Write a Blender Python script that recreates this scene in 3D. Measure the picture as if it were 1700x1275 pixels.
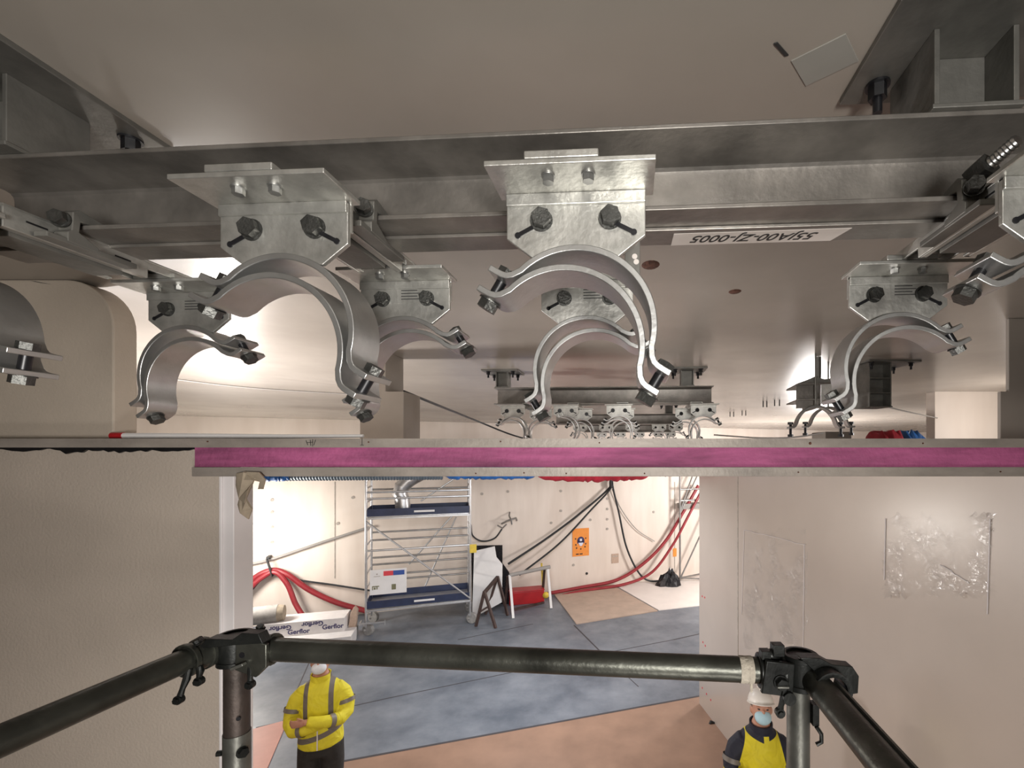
import bpy, bmesh, math, random
from mathutils import Vector, Matrix
random.seed(7)
C = bpy.context.scene.collection
PI = math.pi
R = math.radians
for o in list(bpy.data.objects):
    bpy.data.objects.remove(o)

# ---------------------------------------------------------------- camera
H = 3.7                      # eye height above the floor
F, CX, CY = 770.0, 1000.0, 750.0
cam_d = bpy.data.cameras.new('camera')
cam = bpy.data.objects.new('camera', cam_d)
C.objects.link(cam)
cam.location = (0, 0, H)
cam.rotation_euler = (R(90), 0, 0)
cam_d.sensor_fit = 'HORIZONTAL'
cam_d.sensor_width = 36.0
cam_d.lens = 36.0 * F / 1700.0
cam_d.shift_x = (850.0 - CX) / 1700.0
cam_d.shift_y = (CY - 637.5) / 1700.0
cam_d.clip_start = 0.01
cam_d.clip_end = 200
bpy.context.scene.camera = cam

def P(px, py, Y):
    return Vector(((px - CX) / F * Y, Y, H + (CY - py) / F * Y))
def G(px, py):
    Y = H * F / (py - CY)
    return Vector(((px - CX) / F * Y, Y, 0))

# ---------------------------------------------------------------- world, exposure, lights
sc = bpy.context.scene
sc.view_settings.view_transform = 'Standard'
sc.view_settings.look = 'None'
sc.view_settings.gamma = 1
sc.view_settings.use_curve_mapping = False
sc.view_settings.exposure = 0.0
w = bpy.data.worlds.new('world'); sc.world = w
w.use_nodes = True
w.node_tree.nodes['Background'].inputs[0].default_value = (1.0, 0.93, 0.86, 1)
w.node_tree.nodes['Background'].inputs[1].default_value = 0.15

def lamp(name, loc, power, size, target=None, col=(1, 0.93, 0.86), kind='AREA', shape='DISK', spread=180):
    d = bpy.data.lights.new(name, kind)
    d.energy = power; d.color = col
    if kind == 'AREA':
        d.shape = shape; d.size = size; d.spread = R(spread)
        if shape == 'RECTANGLE': d.size_y = size * 0.25
    else:
        d.shadow_soft_size = size
    o = bpy.data.objects.new(name, d); C.objects.link(o)
    o.location = loc
    if target is not None:
        o.rotation_euler = (Vector(target) - Vector(loc)).to_track_quat('-Z', 'Y').to_euler()
    return o
# site floodlights standing in the hall behind the partitions
lamp('floodlight_left', (-6.8, 8.4, 1.9), 250, 0.3, None, (1, 0.95, 0.88), 'POINT')
lamp('floodlight_left_high', (-3.9, 3.6, 2.4), 190, 0.5, (-2.9, 3.4, 4.4), (1, 0.96, 0.95))
lamp('floodlight_right', (4.9, 10.6, 2.6), 760, 0.5, None, (1, 0.95, 0.92), 'POINT')
lamp('floodlight_right_high', (4.35, 4.6, 3.92), 26, 0.12, None, (1, 0.96, 0.92), 'POINT')
# unseen fills, added to brighten the hall and the near steel and walls
lamp('hall_fill', (-1.0, 6.5, 3.35), 135, 1.6, (-1.0, 7.5, 0), (0.93, 0.96, 1.0))
lamp('front_fill', (0.25, -1.3, 3.50), 27, 0.45, (-0.1, 1.0, 3.75), (1, 0.97, 0.92), spread=130)
lamp('side_fill', (0.5, -1.2, 3.2), 20, 0.4, (-2.2, 2.0, 3.3), (1, 0.96, 0.91), spread=130)
lamp('low_fill', (0.4, -0.6, 1.6), 40, 0.8, (0.0, 3.0, 1.0), (1, 0.95, 0.89), spread=140)

# ---------------------------------------------------------------- materials
def nodes(m):
    m.use_nodes = True
    return m.node_tree.nodes, m.node_tree.links
def mat(name, col, rough=0.6, metal=0.0, var=0.12, scale=6.0, bump=0.0, bscale=40.0, detail=4.0, rvar=0.0, spec=0.5, stretch=None, coat=0.0):
    m = bpy.data.materials.new(name)
    N, L = nodes(m)
    b = N['Principled BSDF']
    b.inputs['Roughness'].default_value = rough
    b.inputs['Metallic'].default_value = metal
    b.inputs['Specular IOR Level'].default_value = spec
    b.inputs['Coat Weight'].default_value = coat
    tc = N.new('ShaderNodeTexCoord')
    mp = N.new('ShaderNodeMapping')
    if stretch: mp.inputs['Scale'].default_value = stretch
    L.new(tc.outputs['Object'], mp.inputs[0])
    n = N.new('ShaderNodeTexNoise')
    n.inputs['Scale'].default_value = scale; n.inputs['Detail'].default_value = detail
    n.inputs['Roughness'].default_value = 0.6
    L.new(mp.outputs[0], n.inputs['Vector'])
    r = N.new('ShaderNodeValToRGB')
    c0 = [max(0, c * (1 - var)) for c in col]; c1 = [min(1, c * (1 + var)) for c in col]
    r.color_ramp.elements[0].position = 0.32; r.color_ramp.elements[1].position = 0.68
    r.color_ramp.elements[0].color = (*c0, 1); r.color_ramp.elements[1].color = (*c1, 1)
    L.new(n.outputs['Fac'], r.inputs[0]); L.new(r.outputs[0], b.inputs['Base Color'])
    if rvar:
        mr = N.new('ShaderNodeMapRange')
        mr.inputs['To Min'].default_value = max(0.03, rough - rvar); mr.inputs['To Max'].default_value = rough + rvar
        n3 = N.new('ShaderNodeTexNoise'); n3.inputs['Scale'].default_value = scale * 0.5; n3.inputs['Detail'].default_value = 5
        L.new(mp.outputs[0], n3.inputs['Vector'])
        L.new(n3.outputs['Fac'], mr.inputs['Value']); L.new(mr.outputs[0], b.inputs['Roughness'])
    if bump:
        n2 = N.new('ShaderNodeTexNoise'); n2.inputs['Scale'].default_value = bscale; n2.inputs['Detail'].default_value = 5
        L.new(tc.outputs['Object'], n2.inputs['Vector'])
        bp = N.new('ShaderNodeBump'); bp.inputs['Strength'].default_value = bump; bp.inputs['Distance'].default_value = 0.01
        L.new(n2.outputs['Fac'], bp.inputs['Height']); L.new(bp.outputs[0], b.inputs['Normal'])
    return m

M = {}
M['galv'] = mat('galvanised_steel', (0.51, 0.505, 0.475), 0.40, 0.85, 0.22, 16, 0.10, 90, rvar=0.10)
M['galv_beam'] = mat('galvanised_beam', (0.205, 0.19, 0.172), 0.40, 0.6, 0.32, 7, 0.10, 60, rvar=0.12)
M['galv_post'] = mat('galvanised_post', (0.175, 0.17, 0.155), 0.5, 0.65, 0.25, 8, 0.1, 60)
M['galv_bright'] = mat('bright_zinc_strap', (0.50, 0.50, 0.49), 0.36, 0.9, 0.10, 14, 0.06, 120, rvar=0.08)
M['bolt'] = mat('dark_bolt_steel', (0.085, 0.085, 0.08), 0.40, 0.8, 0.25, 40, 0.2, 200)
M['bolt_far'] = mat('zinc_bolt_steel', (0.35, 0.35, 0.34), 0.4, 0.9, 0.2, 40)
M['black'] = mat('black_anchor', (0.012, 0.012, 0.014), 0.35, 0.3, 0.3, 40)
M['scaf'] = mat('old_scaffold_tube', (0.065, 0.066, 0.056), 0.36, 0.75, 0.40, 7, 0.12, 60, rvar=0.1, stretch=(1, 1, 1))
M['scaf_light'] = mat('worn_scaffold_tube', (0.15, 0.15, 0.135), 0.4, 0.75, 0.35, 8, 0.12, 60, rvar=0.1)
M['scaf_brown'] = mat('rusty_dark_tube', (0.055, 0.042, 0.036), 0.5, 0.6, 0.35, 8, 0.15, 60)
M['coupler'] = mat('dark_coupler_steel', (0.016, 0.017, 0.016), 0.38, 0.6, 0.4, 20, 0.08, 120)
M['cement'] = mat('dried_cement', (0.38, 0.34, 0.28), 0.9, 0, 0.25, 40, 0.4, 150)
M['wall_l'] = mat('beige_partition_paint', (0.46, 0.395, 0.335), 0.62, 0, 0.05, 2.2, 0.25, 90)
M['wall_up'] = mat('beige_panel_paint', (0.50, 0.43, 0.355), 0.62, 0, 0.05, 2.2, 0.15, 90)
M['jamb'] = mat('white_jamb', (0.72, 0.68, 0.68), 0.5, 0, 0.04, 3)
M['lintel'] = mat('grey_steel_lintel', (0.34, 0.30, 0.265), 0.5, 0.2, 0.25, 7, 0.15, 60, stretch=(0.4, 1, 1))
M['pier'] = mat('grey_beige_pier', (0.30, 0.265, 0.23), 0.6, 0, 0.06, 3)
M['paper'] = mat('brown_paper', (0.33, 0.27, 0.20), 0.8, 0, 0.2, 12)
M['tape'] = mat('masking_tape', (0.62, 0.57, 0.53), 0.6, 0, 0.06, 14)
M['ink'] = mat('black_ink', (0.02, 0.02, 0.02), 0.6, 0, 0)
M['white'] = mat('white_sheet', (0.80, 0.78, 0.77), 0.5, 0, 0.04, 4)
M['navy'] = mat('navy_toe_board', (0.02, 0.03, 0.075), 0.45, 0, 0.2, 5)
M['alu'] = mat('aluminium_tube', (0.55, 0.55, 0.56), 0.35, 0.85, 0.12, 8)
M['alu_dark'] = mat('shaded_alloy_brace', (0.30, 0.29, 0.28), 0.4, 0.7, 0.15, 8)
M['red'] = mat('red_rubber_hose', (0.28, 0.022, 0.03), 0.45, 0, 0.15, 6)
M['redbox'] = mat('red_painted_steel', (0.42, 0.015, 0.02), 0.4, 0, 0.1, 6)
M['blue'] = mat('blue_sleeve', (0.02, 0.13, 0.42), 0.45, 0, 0.25, 8, 0.4, 20)
M['duct'] = mat('spiral_duct', (0.13, 0.17, 0.21), 0.5, 0.2, 0.15, 8)
M['cable'] = mat('black_cable', (0.02, 0.022, 0.025), 0.5, 0, 0.1)
M['greycable'] = mat('grey_cable', (0.33, 0.31, 0.29), 0.6, 0, 0.1)
M['orange'] = mat('orange_poster', (0.86, 0.30, 0.05), 0.6, 0, 0.05, 10)
M['posterblue'] = mat('poster_dark_blue', (0.04, 0.035, 0.12), 0.6, 0, 0)
M['posterwhite'] = mat('poster_pale', (0.72, 0.74, 0.85), 0.6, 0, 0)
M['posterred'] = mat('sign_red', (0.70, 0.06, 0.08), 0.5, 0, 0)
M['posterbrand'] = mat('sign_blue', (0.04, 0.09, 0.33), 0.5, 0, 0)
M['olive'] = mat('sign_olive', (0.20, 0.19, 0.11), 0.6, 0, 0.2, 90)
M['tan'] = mat('tan_notice', (0.48, 0.35, 0.27), 0.7, 0, 0.1, 30)
M['brownsteel'] = mat('brown_trestle', (0.06, 0.035, 0.03), 0.55, 0.2, 0.3, 10)
M['yellow'] = mat('yellow_paint', (0.72, 0.52, 0.06), 0.5, 0, 0.12, 10)
M['bag'] = mat('black_plastic_bag', (0.012, 0.012, 0.015), 0.25, 0, 0.2, 12)
M['rubber'] = mat('grey_castor', (0.30, 0.29, 0.28), 0.6, 0, 0.2, 20)
M['roll'] = mat('grey_roll', (0.28, 0.26, 0.24), 0.7, 0, 0.15, 14)
M['box'] = mat('printed_white_carton', (0.66, 0.63, 0.62), 0.6, 0, 0.06, 8)
M['board_tan'] = mat('tan_floor_board', (0.46, 0.35, 0.28), 0.55, 0, 0.10, 3, 0, 40)
M['board_white'] = mat('pale_floor_board', (0.78, 0.72, 0.68), 0.45, 0, 0.05, 2)
M['cloth_red'] = mat('red_cloth', (0.45, 0.02, 0.04), 0.7, 0, 0.2, 8)
M['skin'] = mat('skin', (0.50, 0.25, 0.17), 0.5, 0, 0.08, 14)
M['trouser'] = mat('dark_trousers', (0.022, 0.021, 0.020), 0.8, 0, 0.3, 14, 0.3, 40)
M['boot'] = mat('black_boot', (0.02, 0.018, 0.016), 0.5, 0, 0.2, 14)
M['band'] = mat('grey_reflective_band', (0.19, 0.17, 0.15), 0.5, 0.1, 0.15, 20)
M['hivis'] = mat('yellow_hivis_fabric', (0.82, 0.72, 0.02), 0.7, 0, 0.14, 9, 0.5, 18)
M['navyfab'] = mat('navy_jacket_fabric', (0.012, 0.014, 0.028), 0.7, 0, 0.3, 12, 0.4, 20)
M['mask'] = mat('pale_blue_mask', (0.46, 0.66, 0.74), 0.75, 0, 0.05, 20)
M['maskw'] = mat('white_mask', (0.72, 0.76, 0.82), 0.75, 0, 0.05, 20)
M['helmet'] = mat('white_helmet', (0.82, 0.78, 0.72), 0.35, 0, 0.04, 8)
M['hair'] = mat('grey_hair', (0.12, 0.10, 0.09), 0.8, 0, 0.3, 50)
M['stud'] = mat('bright_stud', (0.6, 0.6, 0.6), 0.25, 1.0, 0.1, 60)
M['rust'] = mat('rusty_stain', (0.10, 0.04, 0.025), 0.8, 0, 0.5, 40, 0.5, 90)
M['greypatch'] = mat('grey_patch', (0.27, 0.26, 0.235), 0.6, 0, 0.06, 6)
M['reddot'] = mat('red_marker', (0.6, 0.02, 0.05), 0.6, 0, 0)
M['wallmark'] = mat('grey_anchor_mark', (0.40, 0.36, 0.32), 0.7, 0, 0.2, 20)

# pink foam with uneven edges
def pink():
    m = mat('pink_foam', (0.36, 0.085, 0.20), 0.75, 0, 0.45, 4, 0.7, 35, stretch=(0.5, 1, 3))
    return m
M['pink'] = pink()

# glossy painted ceiling: soft streaks and waves so that reflections smear
def ceiling_mat():
    m = bpy.data.materials.new('glossy_ceiling_paint'); N, L = nodes(m)
    b = N['Principled BSDF']; tc = N.new('ShaderNodeTexCoord')
    n = N.new('ShaderNodeTexNoise'); n.inputs['Scale'].default_value = 1.3; n.inputs['Detail'].default_value = 6
    L.new(tc.outputs['Object'], n.inputs['Vector'])
    r = N.new('ShaderNodeValToRGB')
    r.color_ramp.elements[0].position = 0.3; r.color_ramp.elements[1].position = 0.7
    r.color_ramp.elements[0].color = (0.25, 0.222, 0.19, 1); r.color_ramp.elements[1].color = (0.33, 0.297, 0.258, 1)
    L.new(n.outputs['Fac'], r.inputs[0]); L.new(r.outputs[0], b.inputs['Base Color'])
    b.inputs['Roughness'].default_value = 0.27
    b.inputs['Specular IOR Level'].default_value = 0.6
    mp = N.new('ShaderNodeMapping'); mp.inputs['Scale'].default_value = (0.8, 1.6, 1.0)
    L.new(tc.outputs['Object'], mp.inputs[0])
    n2 = N.new('ShaderNodeTexNoise'); n2.inputs['Scale'].default_value = 1.1; n2.inputs['Detail'].default_value = 2
    L.new(mp.outputs[0], n2.inputs['Vector'])
    bp = N.new('ShaderNodeBump'); bp.inputs['Strength'].default_value = 0.12; bp.inputs['Distance'].default_value = 0.05
    L.new(n2.outputs['Fac'], bp.inputs['Height']); L.new(bp.outputs[0], b.inputs['Normal'])
    return m
M['ceiling'] = ceiling_mat()

def farwall_mat():
    m = bpy.data.materials.new('cream_hall_paint'); N, L = nodes(m)
    b = N['Principled BSDF']; tc = N.new('ShaderNodeTexCoord')
    mp = N.new('ShaderNodeMapping'); mp.inputs['Scale'].default_value = (2.5, 2.5, 0.5)
    L.new(tc.outputs['Object'], mp.inputs[0])
    n = N.new('ShaderNodeTexNoise'); n.inputs['Scale'].default_value = 1.1; n.inputs['Detail'].default_value = 5
    L.new(mp.outputs[0], n.inputs['Vector'])
    r = N.new('ShaderNodeValToRGB')
    r.color_ramp.elements[0].position = 0.3; r.color_ramp.elements[1].position = 0.7
    r.color_ramp.elements[0].color = (0.70, 0.605, 0.525, 1); r.color_ramp.elements[1].color = (0.82, 0.73, 0.65, 1)
    L.new(n.outputs['Fac'], r.inputs[0]); L.new(r.outputs[0], b.inputs['Base Color'])
    b.inputs['Roughness'].default_value = 0.5
    return m
M['farwall'] = farwall_mat()

def rightwall_mat():
    # satin paint under crumpled plastic film
    m = bpy.data.materials.new('satin_beige_with_film'); N, L = nodes(m)
    b = N['Principled BSDF']; tc = N.new('ShaderNodeTexCoord')
    n = N.new('ShaderNodeTexNoise'); n.inputs['Scale'].default_value = 1.2; n.inputs['Detail'].default_value = 4
    L.new(tc.outputs['Object'], n.inputs['Vector'])
    r = N.new('ShaderNodeValToRGB')
    r.color_ramp.elements[0].position = 0.3; r.color_ramp.elements[1].position = 0.7
    r.color_ramp.elements[0].color = (0.47, 0.405, 0.355, 1); r.color_ramp.elements[1].color = (0.53, 0.46, 0.405, 1)
    L.new(n.outputs['Fac'], r.inputs[0]); L.new(r.outputs[0], b.inputs['Base Color'])
    b.inputs['Roughness'].default_value = 0.30
    b.inputs['Coat Weight'].default_value = 0.8; b.inputs['Coat Roughness'].default_value = 0.24
    n2 = N.new('ShaderNodeTexNoise'); n2.inputs['Scale'].default_value = 0.9; n2.inputs['Detail'].default_value = 3
    L.new(tc.outputs['Object'], n2.inputs['Vector'])
    bp = N.new('ShaderNodeBump'); bp.inputs['Strength'].default_value = 0.15; bp.inputs['Distance'].default_value = 0.05
    L.new(n2.outputs['Fac'], bp.inputs['Height'])
    L.new(bp.outputs[0], b.inputs['Normal'])
    return m
M['rwall'] = rightwall_mat()

def film_mat():
    m = bpy.data.materials.new('crumpled_clear_film'); N, L = nodes(m)
    N.remove(N['Principled BSDF']); out = N['Material Output']
    g = N.new('ShaderNodeBsdfGlossy'); g.inputs['Roughness'].default_value = 0.16
    tr = N.new('ShaderNodeBsdfTransparent'); mx = N.new('ShaderNodeMixShader')
    tc = N.new('ShaderNodeTexCoord')
    n2 = N.new('ShaderNodeTexNoise'); n2.inputs['Scale'].default_value = 14; n2.inputs['Detail'].default_value = 4; n2.inputs['Distortion'].default_value = 1.2
    L.new(tc.outputs['Object'], n2.inputs['Vector'])
    bp = N.new('ShaderNodeBump'); bp.inputs['Strength'].default_value = 0.9; bp.inputs['Distance'].default_value = 0.03
    L.new(n2.outputs['Fac'], bp.inputs['Height']); L.new(bp.outputs[0], g.inputs['Normal'])
    n3 = N.new('ShaderNodeTexNoise'); n3.inputs['Scale'].default_value = 5; L.new(tc.outputs['Object'], n3.inputs['Vector'])
    mr = N.new('ShaderNodeMapRange'); mr.inputs['From Min'].default_value = 0.45; mr.inputs['From Max'].default_value = 0.65; mr.inputs['To Min'].default_value = 0.02; mr.inputs['To Max'].default_value = 0.16
    L.new(n3.outputs['Fac'], mr.inputs['Value']); L.new(mr.outputs[0], mx.inputs[0])
    L.new(tr.outputs[0], mx.inputs[1]); L.new(g.outputs[0], mx.inputs[2]); L.new(mx.outputs[0], out.inputs['Surface'])
    return m
M['film'] = film_mat()

def floor_mat():
    m = bpy.data.materials.new('blue_grey_sheet_floor'); N, L = nodes(m)
    b = N['Principled BSDF']; tc = N.new('ShaderNodeTexCoord')
    n = N.new('ShaderNodeTexNoise'); n.inputs['Scale'].default_value = 1.1; n.inputs['Detail'].default_value = 8; n.inputs['Roughness'].default_value = 0.65
    L.new(tc.outputs['Object'], n.inputs['Vector'])
    r = N.new('ShaderNodeValToRGB')
    r.color_ramp.elements[0].position = 0.35; r.color_ramp.elements[1].position = 0.72
    r.color_ramp.elements[0].color = (0.095, 0.112, 0.14, 1); r.color_ramp.elements[1].color = (0.23, 0.25, 0.285, 1)
    L.new(n.outputs['Fac'], r.inputs[0]); L.new(r.outputs[0], b.inputs['Base Color'])
    b.inputs['Roughness'].default_value = 0.38
    n2 = N.new('ShaderNodeTexNoise'); n2.inputs['Scale'].default_value = 6; n2.inputs['Detail'].default_value = 6
    L.new(tc.outputs['Object'], n2.inputs['Vector'])
    mr = N.new('ShaderNodeMapRange'); mr.inputs['To Min'].default_value = 0.28; mr.inputs['To Max'].default_value = 0.55
    L.new(n2.outputs['Fac'], mr.inputs['Value']); L.new(mr.outputs[0], b.inputs['Roughness'])
    return m
M['floor'] = floor_mat()
M['ply'] = mat('brown_floor_sheet', (0.29, 0.175, 0.12), 0.5, 0, 0.14, 2.0, 0, 40, rvar=0.1)
M['pinkfloor'] = mat('salmon_floor_sheet', (0.52, 0.22, 0.16), 0.5, 0, 0.1, 2.0)
M['seam'] = mat('dark_floor_seam', (0.05, 0.045, 0.05), 0.7, 0, 0.1)

# ---------------------------------------------------------------- mesh helpers
class MB:
    def __init__(s): s.bm = bmesh.new()
    def quadstrip(s, rings, close_u=True, caps=True, mi=0):
        bm = s.bm; vs = [[bm.verts.new(p) for p in r] for r in rings]
        n = len(rings[0]); fs = []
        for i in range(len(vs) - 1):
            for j in range(n if close_u else n - 1):
                k = (j + 1) % n
                fs.append(bm.faces.new((vs[i][j], vs[i][k], vs[i+1][k], vs[i+1][j])))
        if caps:
            fs.append(bm.faces.new(list(reversed(vs[0])))); fs.append(bm.faces.new(vs[-1]))
        for f in fs: f.material_index = mi
        return s
    def box(s, x0, x1, y0, y1, z0, z1, mtx=None, mi=0):
        pts = [Vector(p) for p in ((x0,y0,z0),(x1,y0,z0),(x1,y1,z0),(x0,y1,z0),(x0,y0,z1),(x1,y0,z1),(x1,y1,z1),(x0,y1,z1))]
        if mtx: pts = [mtx @ p for p in pts]
        v = [s.bm.verts.new(p) for p in pts]
        for q in ((0,3,2,1),(4,5,6,7),(0,1,5,4),(1,2,6,5),(2,3,7,6),(3,0,4,7)):
            s.bm.faces.new([v[i] for i in q]).material_index = mi
        return s
    def prism(s, pts, a, b, axis='y', mtx=None, mi=0):
        """polygon in the two other axes, pushed from a to b along the axis"""
        def mk(p, t):
            if axis == 'y': q = Vector((p[0], t, p[1]))
            elif axis == 'x': q = Vector((t, p[0], p[1]))
            else: q = Vector((p[0], p[1], t))
            return mtx @ q if mtx else q
        return s.quadstrip([[mk(p, a) for p in pts], [mk(p, b) for p in pts]], mi=mi)
    def bar(s, p0, p1, w, h, up=(0,0,1), mi=0):
        p0 = Vector(p0); p1 = Vector(p1); d = (p1 - p0).normalized(); up = Vector(up)
        x = d.cross(up)
        if x.length < 1e-4: x = d.cross(Vector((0,1,0)))
        x.normalize(); u = x.cross(d)
        r = [x*(sx*w/2) + u*(sy*h/2) for sx, sy in ((-1,-1),(1,-1),(1,1),(-1,1))]
        return s.quadstrip([[p0 + q for q in r], [p1 + q for q in r]], mi=mi)
    def cyl(s, p0, p1, r0, r1=None, n=20, mi=0, ph=0.0):
        r1 = r0 if r1 is None else r1
        p0 = Vector(p0); p1 = Vector(p1); d = (p1 - p0).normalized()
        x = d.orthogonal().normalized(); y = d.cross(x)
        ring = lambda c, r: [c + x*(r*math.cos(2*PI*k/n+ph)) + y*(r*math.sin(2*PI*k/n+ph)) for k in range(n)]
        return s.quadstrip([ring(p0, r0), ring(p1, r1)], mi=mi)
    def tube(s, pts, r, n=10, mi=0, closed=False, caps=True):
        pts = [Vector(p) for p in pts]; rings = []
        prev = None
        for i, p in enumerate(pts):
            a = pts[max(0, i-1)]; b = pts[min(len(pts)-1, i+1)]
            d = (b - a).normalized()
            if prev is None: x = d.orthogonal().normalized()
            else:
                x = prev - d * prev.dot(d)
                x = x.normalized() if x.length > 1e-6 else d.orthogonal().normalized()
            prev = x; y = d.cross(x)
            rr = r[i] if isinstance(r, (list, tuple)) else r
            rings.append([p + x*(rr*math.cos(2*PI*k/n)) + y*(rr*math.sin(2*PI*k/n)) for k in range(n)])
        return s.quadstrip(rings, mi=mi, caps=caps)
    def pipe(s, p0, p1, r, t, n=24, mi=0):
        p0 = Vector(p0); p1 = Vector(p1); d = (p1 - p0).normalized()
        x = d.orthogonal().normalized(); y = d.cross(x)
        ring = lambda c, q: [c + x*(q*math.cos(2*PI*k/n)) + y*(q*math.sin(2*PI*k/n)) for k in range(n)]
        R4 = [ring(p0, r), ring(p1, r), ring(p1, r-t), ring(p0, r-t), ring(p0, r)]
        return s.quadstrip(R4, caps=False, mi=mi)
    def ell(s, c, rx, ry, rz, n=16, m=12, mi=0, mtx=None):
        c = Vector(c); rings = []
        for i in range(1, m):
            a = PI * i / m
            q = [Vector((rx*math.sin(a)*math.cos(2*PI*k/n), ry*math.sin(a)*math.sin(2*PI*k/n), -rz*math.cos(a))) for k in range(n)]
            rings.append([c + (mtx @ p if mtx else p) for p in q])
        return s.quadstrip(rings, mi=mi)
    def poly(s, pts, mi=0):
        s.bm.faces.new([s.bm.verts.new(p) for p in pts]).material_index = mi
        return s
    def loft(s, secs, n=20, mi=0):
        """secs: (centre, rx, ry) horizontal ellipse sections"""
        return s.quadstrip([[Vector(c) + Vector((rx*math.cos(2*PI*k/n), ry*math.sin(2*PI*k/n), 0)) for k in range(n)] for c, rx, ry in secs], mi=mi)
    def build(s, name, m, parent=None, bevel=0, smooth=True, world=False, remesh=0, angle=35):
        me = bpy.data.meshes.new(name)
        bmesh.ops.remove_doubles(s.bm, verts=s.bm.verts, dist=1e-6)
        bmesh.ops.recalc_face_normals(s.bm, faces=s.bm.faces)
        if world and parent is not None:
            s.bm.transform(parent.matrix_basis.inverted())
        s.bm.to_mesh(me); s.bm.free()
        for q in (m if isinstance(m, (list, tuple)) else [m]): me.materials.append(q)
        o = bpy.data.objects.new(name, me); C.objects.link(o)
        if parent is not None: o.parent = parent
        if smooth:
            for p in me.polygons: p.use_smooth = True
            if not remesh and hasattr(me, 'set_sharp_from_angle'): me.set_sharp_from_angle(angle=R(angle))
        if remesh:
            q = o.modifiers.new('r', 'REMESH'); q.mode = 'VOXEL'; q.voxel_size = remesh; q.use_smooth_shade = True
            q = o.modifiers.new('s', 'SMOOTH'); q.factor = 0.6; q.iterations = 4
        if bevel:
            q = o.modifiers.new('b', 'BEVEL'); q.width = bevel; q.segments = 2; q.limit_method = 'ANGLE'; q.angle_limit = R(40)
        return o
def setp(o, label, cat, group=None, kind=None):
    o['label'] = label; o['category'] = cat
    if group: o['group'] = group
    if kind: o['kind'] = kind
    return o
def thing(name, label, cat, loc=(0,0,0), rz=0, group=None):
    o = bpy.data.objects.new(name, None); C.objects.link(o)
    o.empty_display_size = 0.05
    o.location = loc; o.rotation_euler = (0, 0, rz)
    o.matrix_basis = Matrix.Translation(Vector(loc)) @ Matrix.Rotation(rz, 4, 'Z')
    return setp(o, label, cat, group)
def copy_tree(o, parent=None):
    c = o.copy(); C.objects.link(c)
    if parent is not None: c.parent = parent
    for ch in list(o.children): copy_tree(ch, c)
    return c
def dup(o, loc, rz, label, group=None):
    c = copy_tree(o); c.location = loc; c.rotation_euler = (0, 0, rz); c['label'] = label
    if group: c['group'] = group
    return c
def struct(o):
    o['kind'] = 'structure'; return o
def text_obj(s, size, mtx, m, name, parent, shear=0.0, ext=0.0004, bold=0.0):
    cu = bpy.data.curves.new('t', 'FONT'); cu.body = s; cu.size = size; cu.shear = shear; cu.extrude = ext; cu.offset = bold
    cu.align_x = 'CENTER'; cu.align_y = 'CENTER'
    t = bpy.data.objects.new('t', cu); C.objects.link(t)
    bpy.context.view_layer.update()
    me = bpy.data.meshes.new_from_object(t.evaluated_get(bpy.context.evaluated_depsgraph_get()))
    bpy.data.objects.remove(t)
    me.materials.clear(); me.materials.append(m)
    me.transform(mtx)
    o = bpy.data.objects.new(name, me); C.objects.link(o)
    if parent is not None:
        o.parent = parent
    return o
def frame(origin, xd, yd):
    x = Vector(xd).normalized(); y = Vector(yd).normalized(); z = x.cross(y)
    m = Matrix((x, y, z)).transposed().to_4x4(); m.translation = Vector(origin); return m
def bez(p0, p1, p2, p3, n=16):
    out = []
    for i in range(n + 1):
        t = i / n; q = 1 - t
        out.append(Vector(p0)*q**3 + Vector(p1)*3*q*q*t + Vector(p2)*3*q*t*t + Vector(p3)*t**3)
    return out
def spline(pts, n=8):
    """Catmull-Rom through the points"""
    pts = [Vector(p) for p in pts]; q = [pts[0]*2 - pts[1]] + pts + [pts[-1]*2 - pts[-2]]; out = []
    for i in range(1, len(q) - 2):
        for k in range(n):
            t = k / n; a, b, c, d = q[i-1], q[i], q[i+1], q[i+2]
            out.append(0.5*((2*b) + (c-a)*t + (2*a-5*b+4*c-d)*t*t + (3*b-a-3*c+d)*t**3))
    out.append(pts[-1]); return out

# ---------------------------------------------------------------- room shell
ZC = H + 0.72                                             # ceiling height
def fwY(X): return 9.82 + 0.395 * (X + 7.4)               # far wall runs obliquely
mb = MB(); mb.box(-11, 12, -4, 22, -0.12, 0)
struct(mb.build('floor', M['floor'], smooth=False))
mb = MB(); mb.box(-11, 12, -4, 22, ZC, ZC + 0.15)
struct(mb.build('ceiling', M['ceiling'], smooth=False))
# far wall, with grey anchor marks and joints in its surface
mb = MB()
mb.prism([(-10.9, fwY(-10.9)), (11.9, fwY(11.9)), (11.9, fwY(11.9) + 0.2), (-10.9, fwY(-10.9) + 0.2)], 0, ZC, 'z')
far_n = Vector((0.395, -1, 0)).normalized()
def onfar(px, py, off=0.0):
    """the point of the far wall behind pixel (px, py)"""
    k = (px - CX) / F
    Y = (9.82 + 0.395 * 7.4) / (1 - 0.395 * k)
    p = P(px, py, Y); return p + far_n * off
for px, py in ((452,830),(452,850),(452,875),(452,900),(586,826),(561,869),(1008,828),(1008,845),(1008,862),(1008,878),(980,863),(931,815),(931,848),(915,868),(1085,850),(952,938),(843,816),(800,820)):
    c = onfar(px, py, 0.0); mb.cyl(c, c + far_n * 0.012, 0.035, n=12, mi=1)
c = onfar(974, 952); mb.cyl(c, c + far_n * 0.012, 0.035, n=12, mi=2)
wf = struct(mb.build('wall_far', [M['farwall'], M['wallmark'], M['ink']], smooth=False))
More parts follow.
